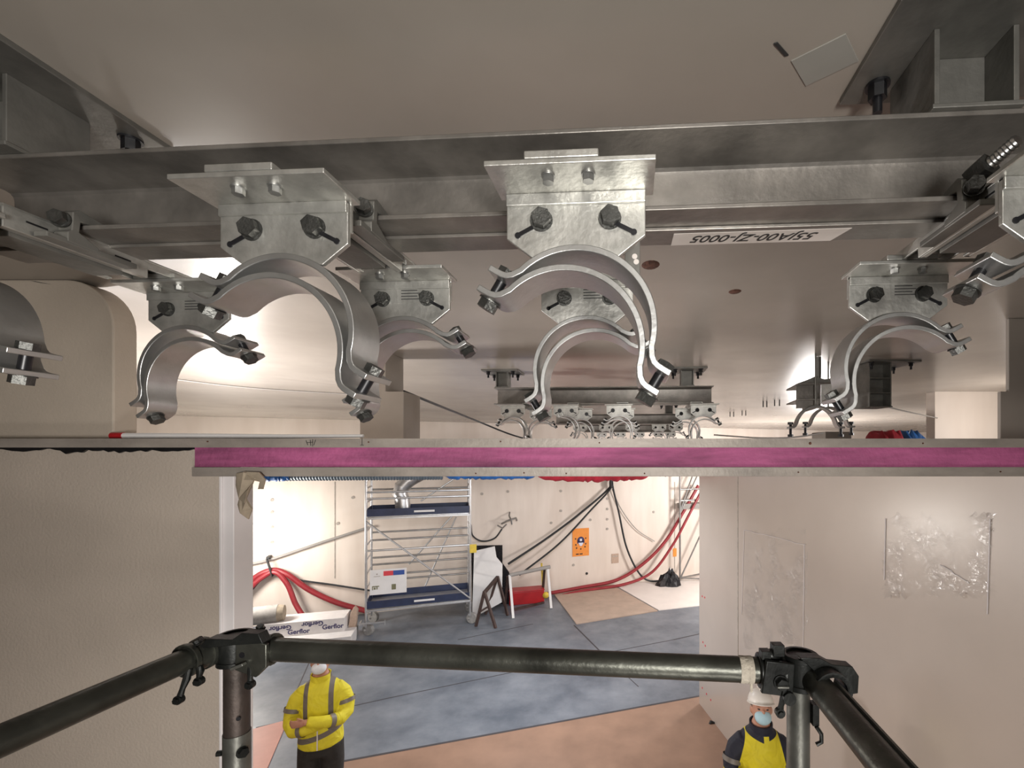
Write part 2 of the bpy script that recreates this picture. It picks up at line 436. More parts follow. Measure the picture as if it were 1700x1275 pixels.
for (pts) in (((556, 800), (556, 960)), ((1120, 800), (1120, 955))):
    a = onfar(*pts[0], 0.004); b = onfar(*pts[1], 0.004)
    struct(MB().bar(a, b, 0.018, 0.01, up=far_n).build('trim_1', M['wallmark'], smooth=False))
mb = MB(); mb.box(-11, -10.8, -4, 22, 0, ZC); struct(mb.build('wall_left', M['farwall'], smooth=False))
mb = MB(); mb.box(11.8, 12, -4, 22, 0, ZC); struct(mb.build('wall_right', M['farwall'], smooth=False))
mb = MB(); mb.box(-11, 12, -4.2, -4, 0, ZC); struct(mb.build('wall_rear', M['wall_l'], smooth=False))

# near partition on the left, its white jamb and the beige panel above it
YL = 1.90
mb = MB(); mb.box(-6, -1.560, YL, YL + 0.10, 0, H + 0.012)
pl = struct(mb.build('wall_partition', M['wall_l'], smooth=False))
mb = MB()
mb.box(-1.560, -1.505, YL - 0.006, YL + 0.10, 0, H - 0.10)
mb.box(-1.560, -1.548, YL - 0.014, YL - 0.006, 0, H - 0.10)
struct(mb.build('trim_2', M['jamb'], smooth=False, bevel=0.003))
# ragged mortar gap on top of the partition
mb = MB()
n = 60; top = [(-2.9 + 1.30*i/n, H + 0.030) for i in range(n+1)]
bot = [(x, H + 0.008 + 0.008*math.sin(i*0.7)*random.random() - (0.012 if x > -2.2 else 0.004)*random.random()) for i, (x, z) in enumerate(top)]
mb.prism(top + bot[::-1], YL - 0.012, YL - 0.002, 'y'); struct(mb.build('trim_3', M['black'], smooth=False))
# rounded upper panel
pts = [(-6, H + 0.012), (-2.045, H + 0.012)]
r = 0.20; xe = -2.045; zt = ZC
for k in range(11):
    a = R(9*k); pts.append((xe - r + r*math.cos(a), zt - r*1.0 + r*math.sin(a)))
pts += [(-6, zt)]
mb = MB(); mb.prism(pts, YL + 0.04, YL + 0.14, 'y'); struct(mb.build('wall_upper_panel', M['wall_up'], smooth=False, bevel=0.006))

# lintel across the opening: grey angle on top, pink foam, grey channel below
YN = 1.86; s = F / YN
mb = MB()
mb.box(-6, 5, YN, YN + 0.12, H + 0.040, H + 0.053)
mb.box(-6, 5, YN, YN + 0.006, H + 0.017, H + 0.053)
li = struct(mb.build('trim_4', M['lintel'], smooth=False, bevel=0.0015))
mb = MB(); mb.box(-1.645, 5, YN + 0.012, YN + 0.11, H - 0.062, H + 0.038)
struct(mb.build('trim_5', M['pink'], smooth=False))
mb = MB()
mb.box(-1.645, 5, YN - 0.002, YN + 0.004, H - 0.097, H - 0.062)
mb.box(-1.645, 5, YN, YN + 0.12, H - 0.099, H - 0.093)
struct(mb.build('trim_6', M['lintel'], smooth=False, bevel=0.001))
# screws in the lintel
scr = None
for i, (px, py) in enumerate(((345,733),(612,734),(831,733),(1345,736),(1532,736),(995,735),(1660,783),(1325,784),(1070,786),(940,786),(870,785),(790,786))):
    p = P(px, py, YN)
    rr = 0.006 if px == 1345 else 0.0032
    o = MB().cyl((0,0,0), (0,-0.004,0), rr, rr*0.7, 10).build('screw', M['rust'])
    o.location = (p.x, YN if py < 760 else YN - 0.002, p.z)
    setp(o, 'small dark screw head in the grey steel lintel with pink foam', 'screw', 'screws along the lintel')

# right partition block: its long face runs away from the viewer
RW0 = Vector((1.42, 6.8, 0)); rd = Vector((0.208, -1, 0)).normalized(); rn = Vector((-rd.y, rd.x, 0)); rn = Vector((-0.979, -0.204, 0))
def rw(t): return RW0 + rd * t
side = Vector((0.979, 0.204, 0))
a = rw(0); b = rw(10.2); c = b + side*4.2; d = a + side*5.6
mb = MB(); mb.prism([(a.x,a.y),(b.x,b.y),(c.x,c.y),(d.x,d.y)], 0, H - 0.02, 'z')
struct(mb.build('wall_block', M['rwall'], smooth=False, bevel=0.004))
def onrw(px, py, off=0.0):
    k = (px - CX) / F; Y = (1.42 + 0.208 * 6.8) / (k + 0.208)
    return P(px, py, Y) + rn * off
# folds of clear film stuck on the block: raised wrinkled patches
def film(px0, py0, px1, py1, nx, ny, amp, name, label):
    g = []
    for j in range(ny + 1):
        row = []
        for i in range(nx + 1):
            u = i / nx; v = j / ny
            p = onrw(px0 + (px1 - px0)*u, py0 + (py1 - py0)*v)
            e = min(u, 1-u, v, 1-v)
            if e < 0.01: p = p + rd*random.uniform(-.03, .03) + Vector((0, 0, random.uniform(-.03, .03)))
            row.append(p + rn * (0.003 + (random.random() * amp if e > 0.02 else 0)))
        g.append(row)
    mb = MB(); mb.quadstrip(g, close_u=False, caps=False)
    o = mb.build(name, M['film'], smooth=True, angle=180)
    return setp(o, label, 'plastic film')
film(1468, 855, 1650, 990, 40, 30, 0.014, 'plastic_film', 'crumpled clear plastic film on the right wall, glittering beside the bright reflection')
film(1236, 880, 1340, 1075, 14, 16, 0.004, 'plastic_film', 'narrow sheet of clear film on the right wall, nearest the opening')
mb = MB()
for q in (((1236,880),(1338,905)), ((1236,880),(1232,1020)), ((1336,905),(1334,1085)), ((1471,860),(1469,962)), ((1645,860),(1640,1020)), ((1562,937),(1610,968))):
    a0 = onrw(*q[0], 0.004); b0 = onrw(*q[1], 0.004); N_ = 8
    pts = [a0.lerp(b0, k/N_) + Vector((0, 0, 1))*random.uniform(-.006,.006) + rn*random.uniform(0,.003) for k in range(N_+1)]
    mb.tube(pts, 0.0035, 6)
setp(mb.build('film_edge', M['jamb']), 'pale raised folds and taped edges of the clear film on the right wall', 'plastic film', kind='stuff')
mb = MB()
for px, py in ((1166,990),(1170,992),(1167,1066),(1171,1072),(1166,1142),(1173,1152),(1180,1162)):
    q = onrw(px, py); mb.cyl(q, q + rn*0.003, 0.014, n=8)
struct(mb.build('trim_7', M['reddot']))
# hook on the wall foot
t = thing('floor_clip', 'small dark clip at the foot of the right block wall', 'clip', onrw(1186, 1203))
c_ = Vector(t.location); mb = MB(); mb.tube([c_ + rn*0.005 + Vector((0,0,.02)), c_ + rn*0.05 + Vector((0,0,.05)), c_ + rn*0.08 + Vector((0,0,-.01)), c_ + rn*0.03 + Vector((0,0,-.05))], 0.02, 8)
mb.build('hook', M['cable'], t, world=True)
# door-like panel joint on the block
struct(MB().bar(onrw(1225, 792, 0.002), onrw(1225, 1100, 0.002), 0.02, 0.004, up=rn).build('trim_8', M['wallmark'], smooth=False))

# piers above the partitions
def pier(x0, x1, x2, y, zs, dep, zb, nm):
    mb = MB(); mb.prism([(x0, zb), (x2, zb), (x2, zs), (x1, zs), (x1, ZC), (x0, ZC)], y, y + dep, 'y')
    return struct(mb.build(nm, M['pier'], smooth=False, bevel=0.004))
pier(-1.727, -1.543, -1.414, 3.30, H + 0.43, 0.30, H - 0.05, 'wall_pier')
mb = MB(); mb.prism([(3.3, H - 0.02), (2.145, H - 0.02), (2.145, H + 0.325), (2.19, H + 0.325), (2.19, ZC), (3.3, ZC)], 2.5, 2.52, 'y')
struct(mb.build('wall_column', M['pier'], smooth=False, bevel=0.004))
mb = MB(); mb.box(3.98, 7.0, 5.55, 5.7, H - 0.02, ZC); struct(mb.build('wall_back_right', M['farwall'], smooth=False))

# floor sheets (laid on the floor) and seams
def sheet(pts, z, m, nm, lab=None, cat='floor sheet'):
    mb = MB(); mb.prism([(p.x, p.y) for p in pts], 0.0005, z, 'z')
    o = mb.build(nm, m, smooth=False)
    return setp(o, lab, cat) if lab else struct(o)
# brown sheet: beyond its oblique edge the floor is blue grey
e0 = G(430, 1290); e1 = G(1161, 1158); dd = (e1 - e0).normalized()
q0 = e0 - dd*3.0; q1 = e1 + dd*0.9
sheet([q0, q1, Vector((2.4, 1.0, 0)), Vector((q0.x, -1.0, 0))], 0.012, M['ply'], 'floor_sheet', 'large brown floor sheet laid below the blue-grey floor at the bottom of the opening')
sheet([G(404, 1216), G(478, 1196), G(438, 1290), G(380, 1300)], 0.013, M['pinkfloor'], 'floor_sheet', 'salmon pink floor sheet beside the left jamb, left of the man with crossed arms')
sheet([G(918, 985), G(1010, 968), G(1092, 1015), G(957, 1037)], 0.02, M['board_tan'], 'floor_board', 'tan board lying on the blue floor at the foot of the far wall')
sheet([G(1012, 967), G(1190, 948), G(1190, 1003), G(1094, 1014)], 0.016, M['board_white'], 'floor_board', 'pale board on the floor right of the tan board')
mb = MB()
def seam(a, b, w=0.02):
    a = G(*a); b = G(*b); d = (b - a).normalized(); nrm = Vector((-d.y, d.x, 0))*w/2
    mb.prism([((a-nrm).x,(a-nrm).y), ((b-nrm).x,(b-nrm).y), ((b+nrm).x,(b+nrm).y), ((a+nrm).x,(a+nrm).y)], 0.0002, 0.0016, 'z')
seam((425, 1208), (640, 1160)); seam((640, 1160), (1000, 1085)); seam((1000, 1085), (1118, 1062)); seam((1118, 1062), (1163, 1052), 0.03)
seam((953, 1038), (1000, 1085), 0.03); seam((760, 1062), (885, 1036)); seam((1000, 1085), (1060, 1140), .015)
seam((520, 1085), (462, 1215), .018)
struct(mb.build('trim_9', M['seam'], smooth=False))
mb = MB(); seam((447, 1288), (1161, 1157), 0.035); o = mb.build('trim_10', M['seam'], smooth=False); o.location.z = 0.0125; struct(o)

# ---------------------------------------------------------------- pipe racks
AL = math.atan(50/770)                                   # racks turned a little
ux = Vector((math.cos(AL), -math.sin(AL), 0)); vx = Vector((math.sin(AL), math.cos(AL), 0))
def W(u, v, h): return ux*u + vx*v + Vector((0, 0, H + h))

def strap_profile(Rr=0.118, th=0.0095):
    pts = []
    a0 = R(14)
    ex = Rr*math.cos(a0); ez = Rr*math.sin(a0)
    right = [(0.158, 0.012), (0.146, 0.012), (0.136, 0.0125), (0.129, 0.0145), (0.122, 0.020)]
    right += [(Rr*math.cos(t), Rr*math.sin(t)) for t in [a0 + R(2) + (PI/2 - a0 - R(2))*k/18 for k in range(19)]]
    left = [(-x, z) for x, z in reversed(right[:-1])]
    cl = right + left
    cl = [Vector((x, z)) for x, z in cl]
    o, i = [], []
    for k, p in enumerate(cl):
        t = (cl[min(k+1, len(cl)-1)] - cl[max(k-1, 0)]).normalized(); n_ = Vector((t.y, -t.x))
        o.append(p + n_*th/2); i.append(p - n_*th/2)
    return [(p.x, p.y) for p in o], [(p.x, p.y) for p in i]
def strap_mesh(mb, mtx, y0, y1):
    o, i = strap_profile()
    n = len(o)
    vo0 = [mb.bm.verts.new(mtx @ Vector((p[0], y0, p[1]))) for p in o]; vo1 = [mb.bm.verts.new(mtx @ Vector((p[0], y1, p[1]))) for p in o]
    vi0 = [mb.bm.verts.new(mtx @ Vector((p[0], y0, p[1]))) for p in i]; vi1 = [mb.bm.verts.new(mtx @ Vector((p[0], y1, p[1]))) for p in i]
    f = mb.bm.faces.new
    for k in range(n - 1):
        f((vo0[k], vo0[k+1], vo1[k+1], vo1[k])); f((vi0[k], vi1[k], vi1[k+1], vi0[k+1]))
        f((vo0[k], vi0[k], vi0[k+1], vo0[k+1])); f((vo1[k], vo1[k+1], vi1[k+1], vi1[k]))
    f((vo0[0], vo1[0], vi1[0], vi0[0])); f((vo0[-1], vi0[-1], vi1[-1], vo1[-1]))
def hexbolt(mb, p, d, rh, hh, rs=None, ln=0.0, washer=True):
    """hex head at p standing out along d, washer behind it"""
    p = Vector(p); d = Vector(d).normalized()
    mb.cyl(p + d*0.002, p + d*(hh + 0.002), rh, rh, 6)
    if washer: mb.cyl(p, p + d*0.0022, rh*1.18, n=18)
    if ln: mb.cyl(p, p - d*ln, rs or rh*0.5, n=12)

def make_clamp(label, tilt, group, rich=True, label_plate=False, ring_dx=0.0, nm='pipe_clamp'):
    """origin: fold line of the angle bracket, middle; x along the beam, -y towards the viewer"""
    t = thing(nm, label, 'pipe clamp', (0,0,0), 0, group)
    w_ = 0.1055
    mb = MB()
    mb.box(-w_ - 0.012, w_ + 0.012, -0.074, 0.014, 0.0, 0.0075)
    mb.box(-w_, w_, -0.0045, 0.0, -0.018, 0.0)
    mb.box(-w_, w_, 0.008, 0.0145, -0.045, 0.004)
    mb.build('angle_bracket', M['galv'], t, bevel=0.0012, smooth=False)
    cz = -0.205; rr = 0.1225
    arc = []
    for k in range(9):
        x = 0.058 - 0.116*k/8; arc.append((x + ring_dx*0, cz + math.sqrt(rr*rr - x*x)))
    pts = [(-w_, -0.002), (-w_, -0.066)] + [(-0.064, -0.098)] + arc[::-1] + [(0.064, -0.098), (w_, -0.066), (w_, -0.002)]
    MB().prism(pts, 0.0, 0.008, 'y').build('clamp_plate', M['galv'], t, bevel=0.0012, smooth=False)
    # dark slots slanting down and out from each bolt
    for sx in (-1, 1):
        mb = MB(); a_ = Vector((sx*0.057, -0.0012, -0.046)); b_ = Vector((sx*0.088, -0.0012, -0.062))
        mb.bar(a_, b_, 0.0014, 0.0065, up=(0,0,1)); mb.cyl(b_ + Vector((0,-0.0007,0)), b_ + Vector((0,0.0007,0)), 0.0048, n=12)
        mb.build('slot', M['black'], t, smooth=False)
        mb = MB(); hexbolt(mb, (sx*0.052, 0.0, -0.040), (0.12, -1, 0.0), 0.0148, 0.013); mb.cyl((sx*0.052, 0.008, -0.04), (sx*0.052, 0.03, -0.04), 0.009, n=12)
        mb.build('bolt', M['bolt'] if rich else M['black'], t)
    if rich:
        for sx in (-0.033, 0.024):
            mb = MB(); hexbolt(mb, (sx, -0.047, 0.0), (0, 0, -1), 0.0085, 0.009, 0.005, 0.012)
            mb.build('flange_screw', M['bolt_far'], t)
        MB().box(-0.062, 0.040, -0.073, -0.015, 0.0085, 0.0195).build('packer_bar', M['galv'], t, bevel=0.0015, smooth=False)
    if label_plate:
        mb = MB(); mb.box(-0.03, 0.045, -0.0006, -0.0001, -0.050, -0.016); 
        for k in range(4):
            mb.box(-0.008, 0.030 + 0.008*(k % 2), -0.0012, -0.0006, -0.022 - 0.0065*k, -0.0202 - 0.0065*k, mi=1)
        mb.build('marking', [M['galv'], M['ink']], t, smooth=False)
    rot = Matrix.Translation((0, 0, cz)) @ Matrix.Rotation(tilt, 4, 'Y')
    y0, y1 = -0.012, 0.062
    mb = MB(); strap_mesh(mb, rot, y0, y1); mb.build('outer_strap', M['galv_bright'], t, bevel=0.0012, angle=30)
    rot2 = rot @ Matrix.Translation((0, 0, -0.034))
    mb = MB(); strap_mesh(mb, rot2, y0, y1); mb.build('inner_strap', M['galv_bright'], t, bevel=0.0012, angle=30)
    for sx in (-1, 1):
        mb = MB(); x = sx*0.1445; y = 0.022
        q = lambda z: rot @ Vector((x, y, z))
        d = (q(1) - q(0)).normalized()
        mb.cyl(q(-0.034), q(0.026), 0.0085, n=12)
        mb.build('ear_bolt', M['black'], t)
        mb = MB(); mb.cyl(q(-0.0275), q(-0.042), 0.0155, n=6); mb.cyl(q(-0.0265), q(-0.0285), 0.018, n=16); mb.build('bolt_head', M['bolt'], t)
        mb = MB(); mb.cyl(q(0.017), q(0.029), 0.0145, n=6); mb.build('nut', M['bolt'], t)
    return t

GR1 = 'pipe clamps under the nearest beam'
protoA = make_clamp('galvanised pipe clamp hanging in the middle, front row, largest and nearest of all', R(31), None)
protoB = make_clamp('second-row pipe clamp between the two big front clamps', R(-31), None, label_plate=True)
def put(o, u, v, label, h=0.391, rz=-AL):
    p = W(u, v, h); o.location = p; o.rotation_euler = (0, 0, rz)
    if label: o['label'] = label
    o['group'] = o.get('group') or 'pipe clamps'
    return o
put(protoA, -0.086, 0.697, None); 
put(dup(protoA, (0,0,0), 0, 'x'), -0.549, 0.697, 'large galvanised front-row pipe clamp left of centre, under a bright angle bracket')
c1 = make_clamp('pipe clamp cut by the left edge, mostly dark curved strap showing', R(12), None)
put(c1, -1.165, 0.697, None)
put(dup(protoA, (0,0,0), 0, 'x'), 0.632, 0.697, 'pipe clamp cut by the right edge, plate and one ear showing')
put(protoB, -0.522, 1.034, None)
put(dup(protoB, (0,0,0), 0, 'x'), -1.09, 1.072, 'second-row pipe clamp at far left against the white glare')
put(dup(protoB, (0,0,0), 0, 'x'), -0.104, 1.055, 'pipe clamp of the second row seen through the ring of the middle front clamp')
put(dup(protoB, (0,0,0), 0, 'x'), 0.592, 1.076, 'second-row pipe clamp hanging alone at right before the ribbed hanger post')

def make_rail(label, ln, u0=-0.05, u1=0.05):
    """inverted channel; origin at the middle of its near end, on its top face"""
    t = thing('support_rail', label, 'support rail', (0,0,0), 0, 'support rails')
    mb = MB(); z1, z0 = 0.0, -0.040
    mb.box(u0, u1, 0, ln, z1 - 0.005, z1); f_ = 0.235
    for q in (u0, u1 - 0.005): mb.box(q, q + 0.005, 0, f_, z0, z1 - 0.005); mb.box(q, q + 0.005, f_, ln, -0.021, z1 - 0.005)
    mb.box(u0 + 0.005, u0 + 0.016, 0, f_, z0, z0 + 0.004); mb.box(u1 - 0.016, u1 - 0.005, 0, f_, z0, z0 + 0.004)
    mb.build('channel', M['galv'], t, bevel=0.001, smooth=False)
    mb = MB()
    for k in range(3):
        y = 0.03 + 0.07*k; mb.bar((u1 + 0.0006, y, z0*0.45), (u1 + 0.0006, y + 0.03, z0*0.45), 0.0012, 0.003)
        mb.bar((u0 - 0.0006, y, z0*0.45), (u0 - 0.0006, y + 0.03, z0*0.45), 0.0012, 0.003)
    mb.build('slot_marks', M['black'], t, smooth=False)
    MB().box(u0 + 0.018, u1 - 0.018, 0.02, 0.20, z0 - 0.007, z0 + 0.0035).build('lower_plate', M['galv_post'], t, bevel=0.001, smooth=False)
    return t
HB = 0.421
railp = make_rail('support rail running away from above the left front clamp to the second row', 0.42)
def putr(o, u, v, label, h=HB):
    o.location = W(u, v, h); o.rotation_euler = (0, 0, -AL)
    if label: o['label'] = label
putr(railp, -0.535, 0.715, None)
for u, lab in ((-1.11, 'support rail at the left edge of the photo, crossing below the long beam'),
               (-0.095, 'support rail behind the middle front clamp, almost hidden by its plate'),
               (0.61, 'support rail at right, slanting down from the right edge to the lone clamp')):
    putr(dup(railp, (0,0,0), 0, 'x'), u, 0.715, lab)

def make_clip(label, side, stud=False):
    """clip gripping the beam's lower flange beside a rail; origin at the flange edge"""
    t = thing('beam_clip', label, 'beam clip', (0,0,0), 0, 'beam clips')
    mb = MB()
    mb.prism([(0.03, 0.013), (0.03, 0.022), (-0.012, 0.030), (-0.022, 0.022), (-0.024, -0.012), (-0.03, -0.018), (-0.03, -0.035), (0.02, -0.037), (0.02, -0.028), (-0.012, -0.012), (-0.010, 0.008)], -0.014, 0.014, 'x')
    mb.build('hook', M['galv_post'], t, bevel=0.0015, smooth=False)
    mb = MB(); mb.box(-0.013, 0.013, -0.06, 0.09, -0.040, -0.030); mb.build('foot', M['galv_post'], t, bevel=0.0015, smooth=False)
    mb = MB(); hexbolt(mb, (0, -0.03, 0.004), (side*0.35, -1, 0.15), 0.013, 0.012, 0.007, 0.02)
    mb.build('set_bolt', M['bolt'], t)
    if stud:
        mb = MB(); a_ = Vector((0.012, -0.024, 0.03)); d = Vector((0.30, -1, 0.30)).normalized()
        for k in range(10):
            mb.cyl(a_ + d*(0.006*k), a_ + d*(0.006*k + 0.003), 0.0088, 0.0105, 14); mb.cyl(a_ + d*(0.006*k + 0.003), a_ + d*(0.006*k + 0.006), 0.0105, 0.0088, 14)
        mb.build('threaded_stud', M['stud'], t)
        mb = MB(); mb.cyl(a_ - d*0.012, a_ + d*0.018, 0.020, n=6); mb.build('stud_nut', M['bolt'], t)
    return t
def putc(o, u, v, label, h=HB):
    o.location = W(u, v, h); o.rotation_euler = (0, 0, -AL)
    if label: o['label'] = label
VB = 0.813
clip0 = make_clip('steel clip on the beam flange just right of the left front clamp', 1)
putc(clip0, -0.535 + 0.066, VB, None)
putc(dup(clip0, (0,0,0), 0, 'x'), -1.11 + 0.066, VB, 'steel clip on the beam flange at left, right of the left-edge rail')
putc(dup(clip0, (0,0,0), 0, 'x'), -0.095 + 0.066, VB, 'steel clip on the beam flange hidden behind the middle clamp plate')
clip1 = make_clip('steel clip with a shiny threaded stud and nut on the beam flange at right', -1, True)
putc(clip1, 0.61 - 0.062, VB, None)

# dark clip under the beam right of the middle clamp plate
t = thing('beam_clip', 'dark hanging lug with a pale oval hole right of the middle clamp ring', 'beam clip', W(0.0, 0.86, HB), -AL)
mb = MB(); mb.box(-0.014, 0.014, 0, 0.008, -0.115, 0.0); mb.box(-0.014, 0.014, -0.03, 0.03, -0.010, 0.0); mb.build('lug', M['galv_post'], t, bevel=0.001, smooth=False)
mb = MB(); mb.cyl((0.004, -0.0012, -0.060), (0.004, 0.0, -0.060), 0.005, n=14); mb.cyl((0.007, -0.0012, -0.070), (0.007, 0.0, -0.070), 0.005, n=14); mb.build('hole', M['tape'], t)

def make_beam(label, u0, u1):
    """channel beam open to the viewer; origin at its near bottom edge"""
    t = thing('steel_beam', label, 'steel beam', (0,0,0), 0, 'crossing beams')
    hb = 0.150; dp = 0.124
    mb = MB(); tf = 0.0085; pr = [(0,0),(dp,0),(dp,hb),(0,hb),(0,hb-tf)]
    r_ = 0.014
    pr += [(dp-0.008-r_, hb-tf)] + [(dp-0.008-r_+r_*math.sin(R(a)), hb-tf-r_+r_*math.cos(R(a))) for a in (30,60)] + [(dp-0.008, hb-tf-r_)]
    pr += [(dp-0.008, tf+r_)] + [(dp-0.008-r_+r_*math.cos(R(a)), tf+r_-r_*math.sin(R(a))) for a in (30,60)] + [(dp-0.008-r_, tf), (0, tf)]
    mb.prism(pr, u0, u1, 'x')
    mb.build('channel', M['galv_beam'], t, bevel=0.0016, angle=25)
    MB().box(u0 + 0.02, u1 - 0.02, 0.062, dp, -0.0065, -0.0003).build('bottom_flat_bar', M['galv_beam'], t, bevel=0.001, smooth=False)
    return t
beam = make_beam('long galvanised channel beam crossing the whole photo, nearest the viewer', -1.35, 0.83)
beam.location = W(0, VB, HB); beam.rotation_euler = (0, 0, -AL)
# tape label with handwriting under the beam (reads upside down from here)
tp = thing('tape_label', 'strip of pale tape with black handwriting on the underside of the long beam', 'tape label', W(0.235, 0.912, HB - 0.0068), -AL)
tp.scale = (0.92, 1.0, 1.0)
mb = MB(); mb.prism([(-0.170, -0.024), (0.185, -0.026), (0.165, 0.024), (-0.172, 0.025)], -0.0006, 0.0, 'z'); mb.build('tape', M['tape'], tp, smooth=False)
text_obj('55JA00-ZJ-0005', 0.0395, frame((0.0, -0.002, -0.0012), (-1, 0, 0), (0, 1, 0)), M['ink'], 'handwriting', tp, shear=0.35, ext=0.0003, bold=0.0002)

def make_post(label, hb, wide=0.135, plate=(0.17, 0.17, 0.17, 0.17), simple=False, stiff=False):
    """H-shaped hanger: top plate under the ceiling, foot plate at z=0, height hb"""
    t = thing('hanger_post', label, 'hanger post', (0,0,0), 0, 'hanger posts')
    mb = MB(); l, r_, f, b = plate
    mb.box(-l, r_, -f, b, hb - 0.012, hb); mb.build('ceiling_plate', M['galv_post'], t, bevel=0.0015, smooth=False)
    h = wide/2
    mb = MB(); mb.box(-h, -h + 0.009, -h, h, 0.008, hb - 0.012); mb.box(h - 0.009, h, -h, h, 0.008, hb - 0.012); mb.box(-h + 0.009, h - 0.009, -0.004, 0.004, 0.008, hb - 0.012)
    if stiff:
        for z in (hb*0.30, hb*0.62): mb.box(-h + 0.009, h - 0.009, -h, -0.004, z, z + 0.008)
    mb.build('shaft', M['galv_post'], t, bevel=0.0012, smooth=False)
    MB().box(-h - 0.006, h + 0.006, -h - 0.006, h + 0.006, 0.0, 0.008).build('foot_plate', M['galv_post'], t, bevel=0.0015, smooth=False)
    spots = [(-l + 0.05, -f + 0.05), (r_ - 0.05, -f + 0.05), (-l + 0.05, b - 0.05), (r_ - 0.05, b - 0.05)]
    for x, y in spots:
        mb = MB(); z = hb - 0.012
        mb.cyl((x, y, z), (x, y, z - 0.004), 0.022, n=18); mb.cyl((x, y, z - 0.004), (x, y, z - 0.028), 0.0165, n=6); mb.cyl((x, y, z - 0.028), (x, y, z - 0.055), 0.0085, n=12)
        mb.build('anchor_bolt', M['black'], t)
    return t
HT = HB + 0.150
hp = 0.72 - HT
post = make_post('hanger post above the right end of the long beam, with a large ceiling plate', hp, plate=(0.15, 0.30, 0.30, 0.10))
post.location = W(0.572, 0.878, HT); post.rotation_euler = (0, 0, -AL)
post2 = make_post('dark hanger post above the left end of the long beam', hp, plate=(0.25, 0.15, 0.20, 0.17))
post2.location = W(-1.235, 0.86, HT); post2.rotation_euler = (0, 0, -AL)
# half-height collar of the right post
pp = setp(MB().prism([(-0.075, 0.0), (0.0, -0.055), (0.055, 0.0), (-0.02, 0.058)], -0.002, 0.0, 'z').build('ceiling_patch', M['greypatch'], smooth=False), 'grey square of tape stuck on the ceiling left of the right hanger plate', 'tape patch')
pp.location = P(1378, 100, 0.72*F/650) ; pp.location.z = ZC; pp.scale = (0.95, 1.0, 1)
sl = setp(MB().prism([(-0.018, -0.012), (-0.012, -0.014), (0.018, 0.012), (0.012, 0.014)], -0.002, 0.0, 'z').build('ceiling_mark', M['ink'], smooth=False), 'short dark slit mark on the ceiling left of the grey tape patch', 'mark')
sl.location = P(1297, 81, 0.72*F/669); sl.location.z = ZC
o = setp(MB().ell((0,0,0), 0.035, 0.045, 0.006, 14, 6).build('rust_stain', M['rust']), 'rusty hole on the ceiling right of the middle front clamp', 'stain')
o.location = P(1080, 440, 0.72*F/310); o.location.z = ZC
o = setp(MB().ell((0,0,0), 0.028, 0.03, 0.006, 14, 6).build('ceiling_hole', M['rust']), 'small dark hole in the ceiling between the middle and the right clamps', 'mark')
o.location = P(1220, 484, 0.72*F/266); o.location.z = ZC

o = setp(MB().prism([(-0.042, 0.006), (-0.02, 0.004), (0.042, -0.008), (0.0, -0.002)], -0.002, 0.0, 'y').build('slit_mark', M['ink'], smooth=False), 'thin dark slit scratched in the beige upper panel at left', 'mark')
o.location = P(68, 469, YL + 0.04)
mb = MB()
for q in (((508,731),(511,739)), ((515,730),(516,740)), ((519,729),(519,741)), ((509,735),(520,734)), ((524,730),(521,739)), ((601,728),(601,739)), ((598,739),(604,739))):
    mb.bar(P(*q[0], YN - 0.0006), P(*q[1], YN - 0.0006), 0.002, 0.001, up=(0, 1, 0))
setp(mb.build('pen_scribble', M['ink'], smooth=False), 'illegible black pen scribble on the grey lintel edge at left of centre', 'mark')
# ---- second rack, farther down the hall
V2 = 3.24; U2 = -0.05
b2 = make_beam('galvanised beam of the second rack, seen whole in the middle above the lintel', -1.23, 0.70)
b2.location = W(0, VB + V2, HB); b2.rotation_euler = (0, 0, -AL)
p2 = make_post('hanger post above the left end of the second rack beam, dark bolts under its plate', hp, 0.11, (0.16, 0.16, 0.14, 0.14))
p2.location = W(-1.16, 0.87 + V2, HT); p2.rotation_euler = (0, 0, -AL)
dup(p2, W(0.475, 0.87 + V2, HT), -AL, 'hanger post above the right end of the second rack beam, against the glare')
farA = make_clamp('x', R(31), None, rich=False); farB = make_clamp('x', R(-31), None, rich=False)
farC = make_clamp('x', R(75), None, rich=False)
g2 = 'pipe clamps of the second rack'
for k, (o, u, v, lab) in enumerate((
    (farA, -1.03, 0.70, 'distant pipe clamp at the left end of the second rack, above the lintel'),
    (farC, -0.57, 0.70, 'distant pipe clamp second from the left under the second rack beam'),
    (farA, -0.115, 0.70, 'distant pipe clamp third from the left under the second rack beam'),
    (farB, 0.595, 0.70, 'distant pipe clamp at the right end of the second rack beam'),
    (farB, -0.86, 1.07, 'small distant pipe clamp behind the leftmost clamps of the second rack'),
    (farA, -0.48, 1.07, 'small distant pipe clamp behind the second clamp of the second rack'),
    (farB, -0.09, 1.07, 'small distant pipe clamp behind the third clamp of the second rack'),
    (farA, 0.50, 1.07, 'small distant pipe clamp behind the right end clamp of the second rack'))):
    first = o['label'] == 'x'
    q = o if first else dup(o, (0,0,0), 0, lab)
    put(q, u, v + V2, lab); q['group'] = g2
for u, lab in ((-0.90, 'leftmost support rail under the second rack beam'), (-0.51, 'second support rail from the left under the second rack beam'), (-0.085, 'third support rail under the second rack beam'), (0.54, 'rightmost support rail under the second rack beam')):
    putr(dup(railp, (0,0,0), 0, 'x'), u, 0.715 + V2, lab)
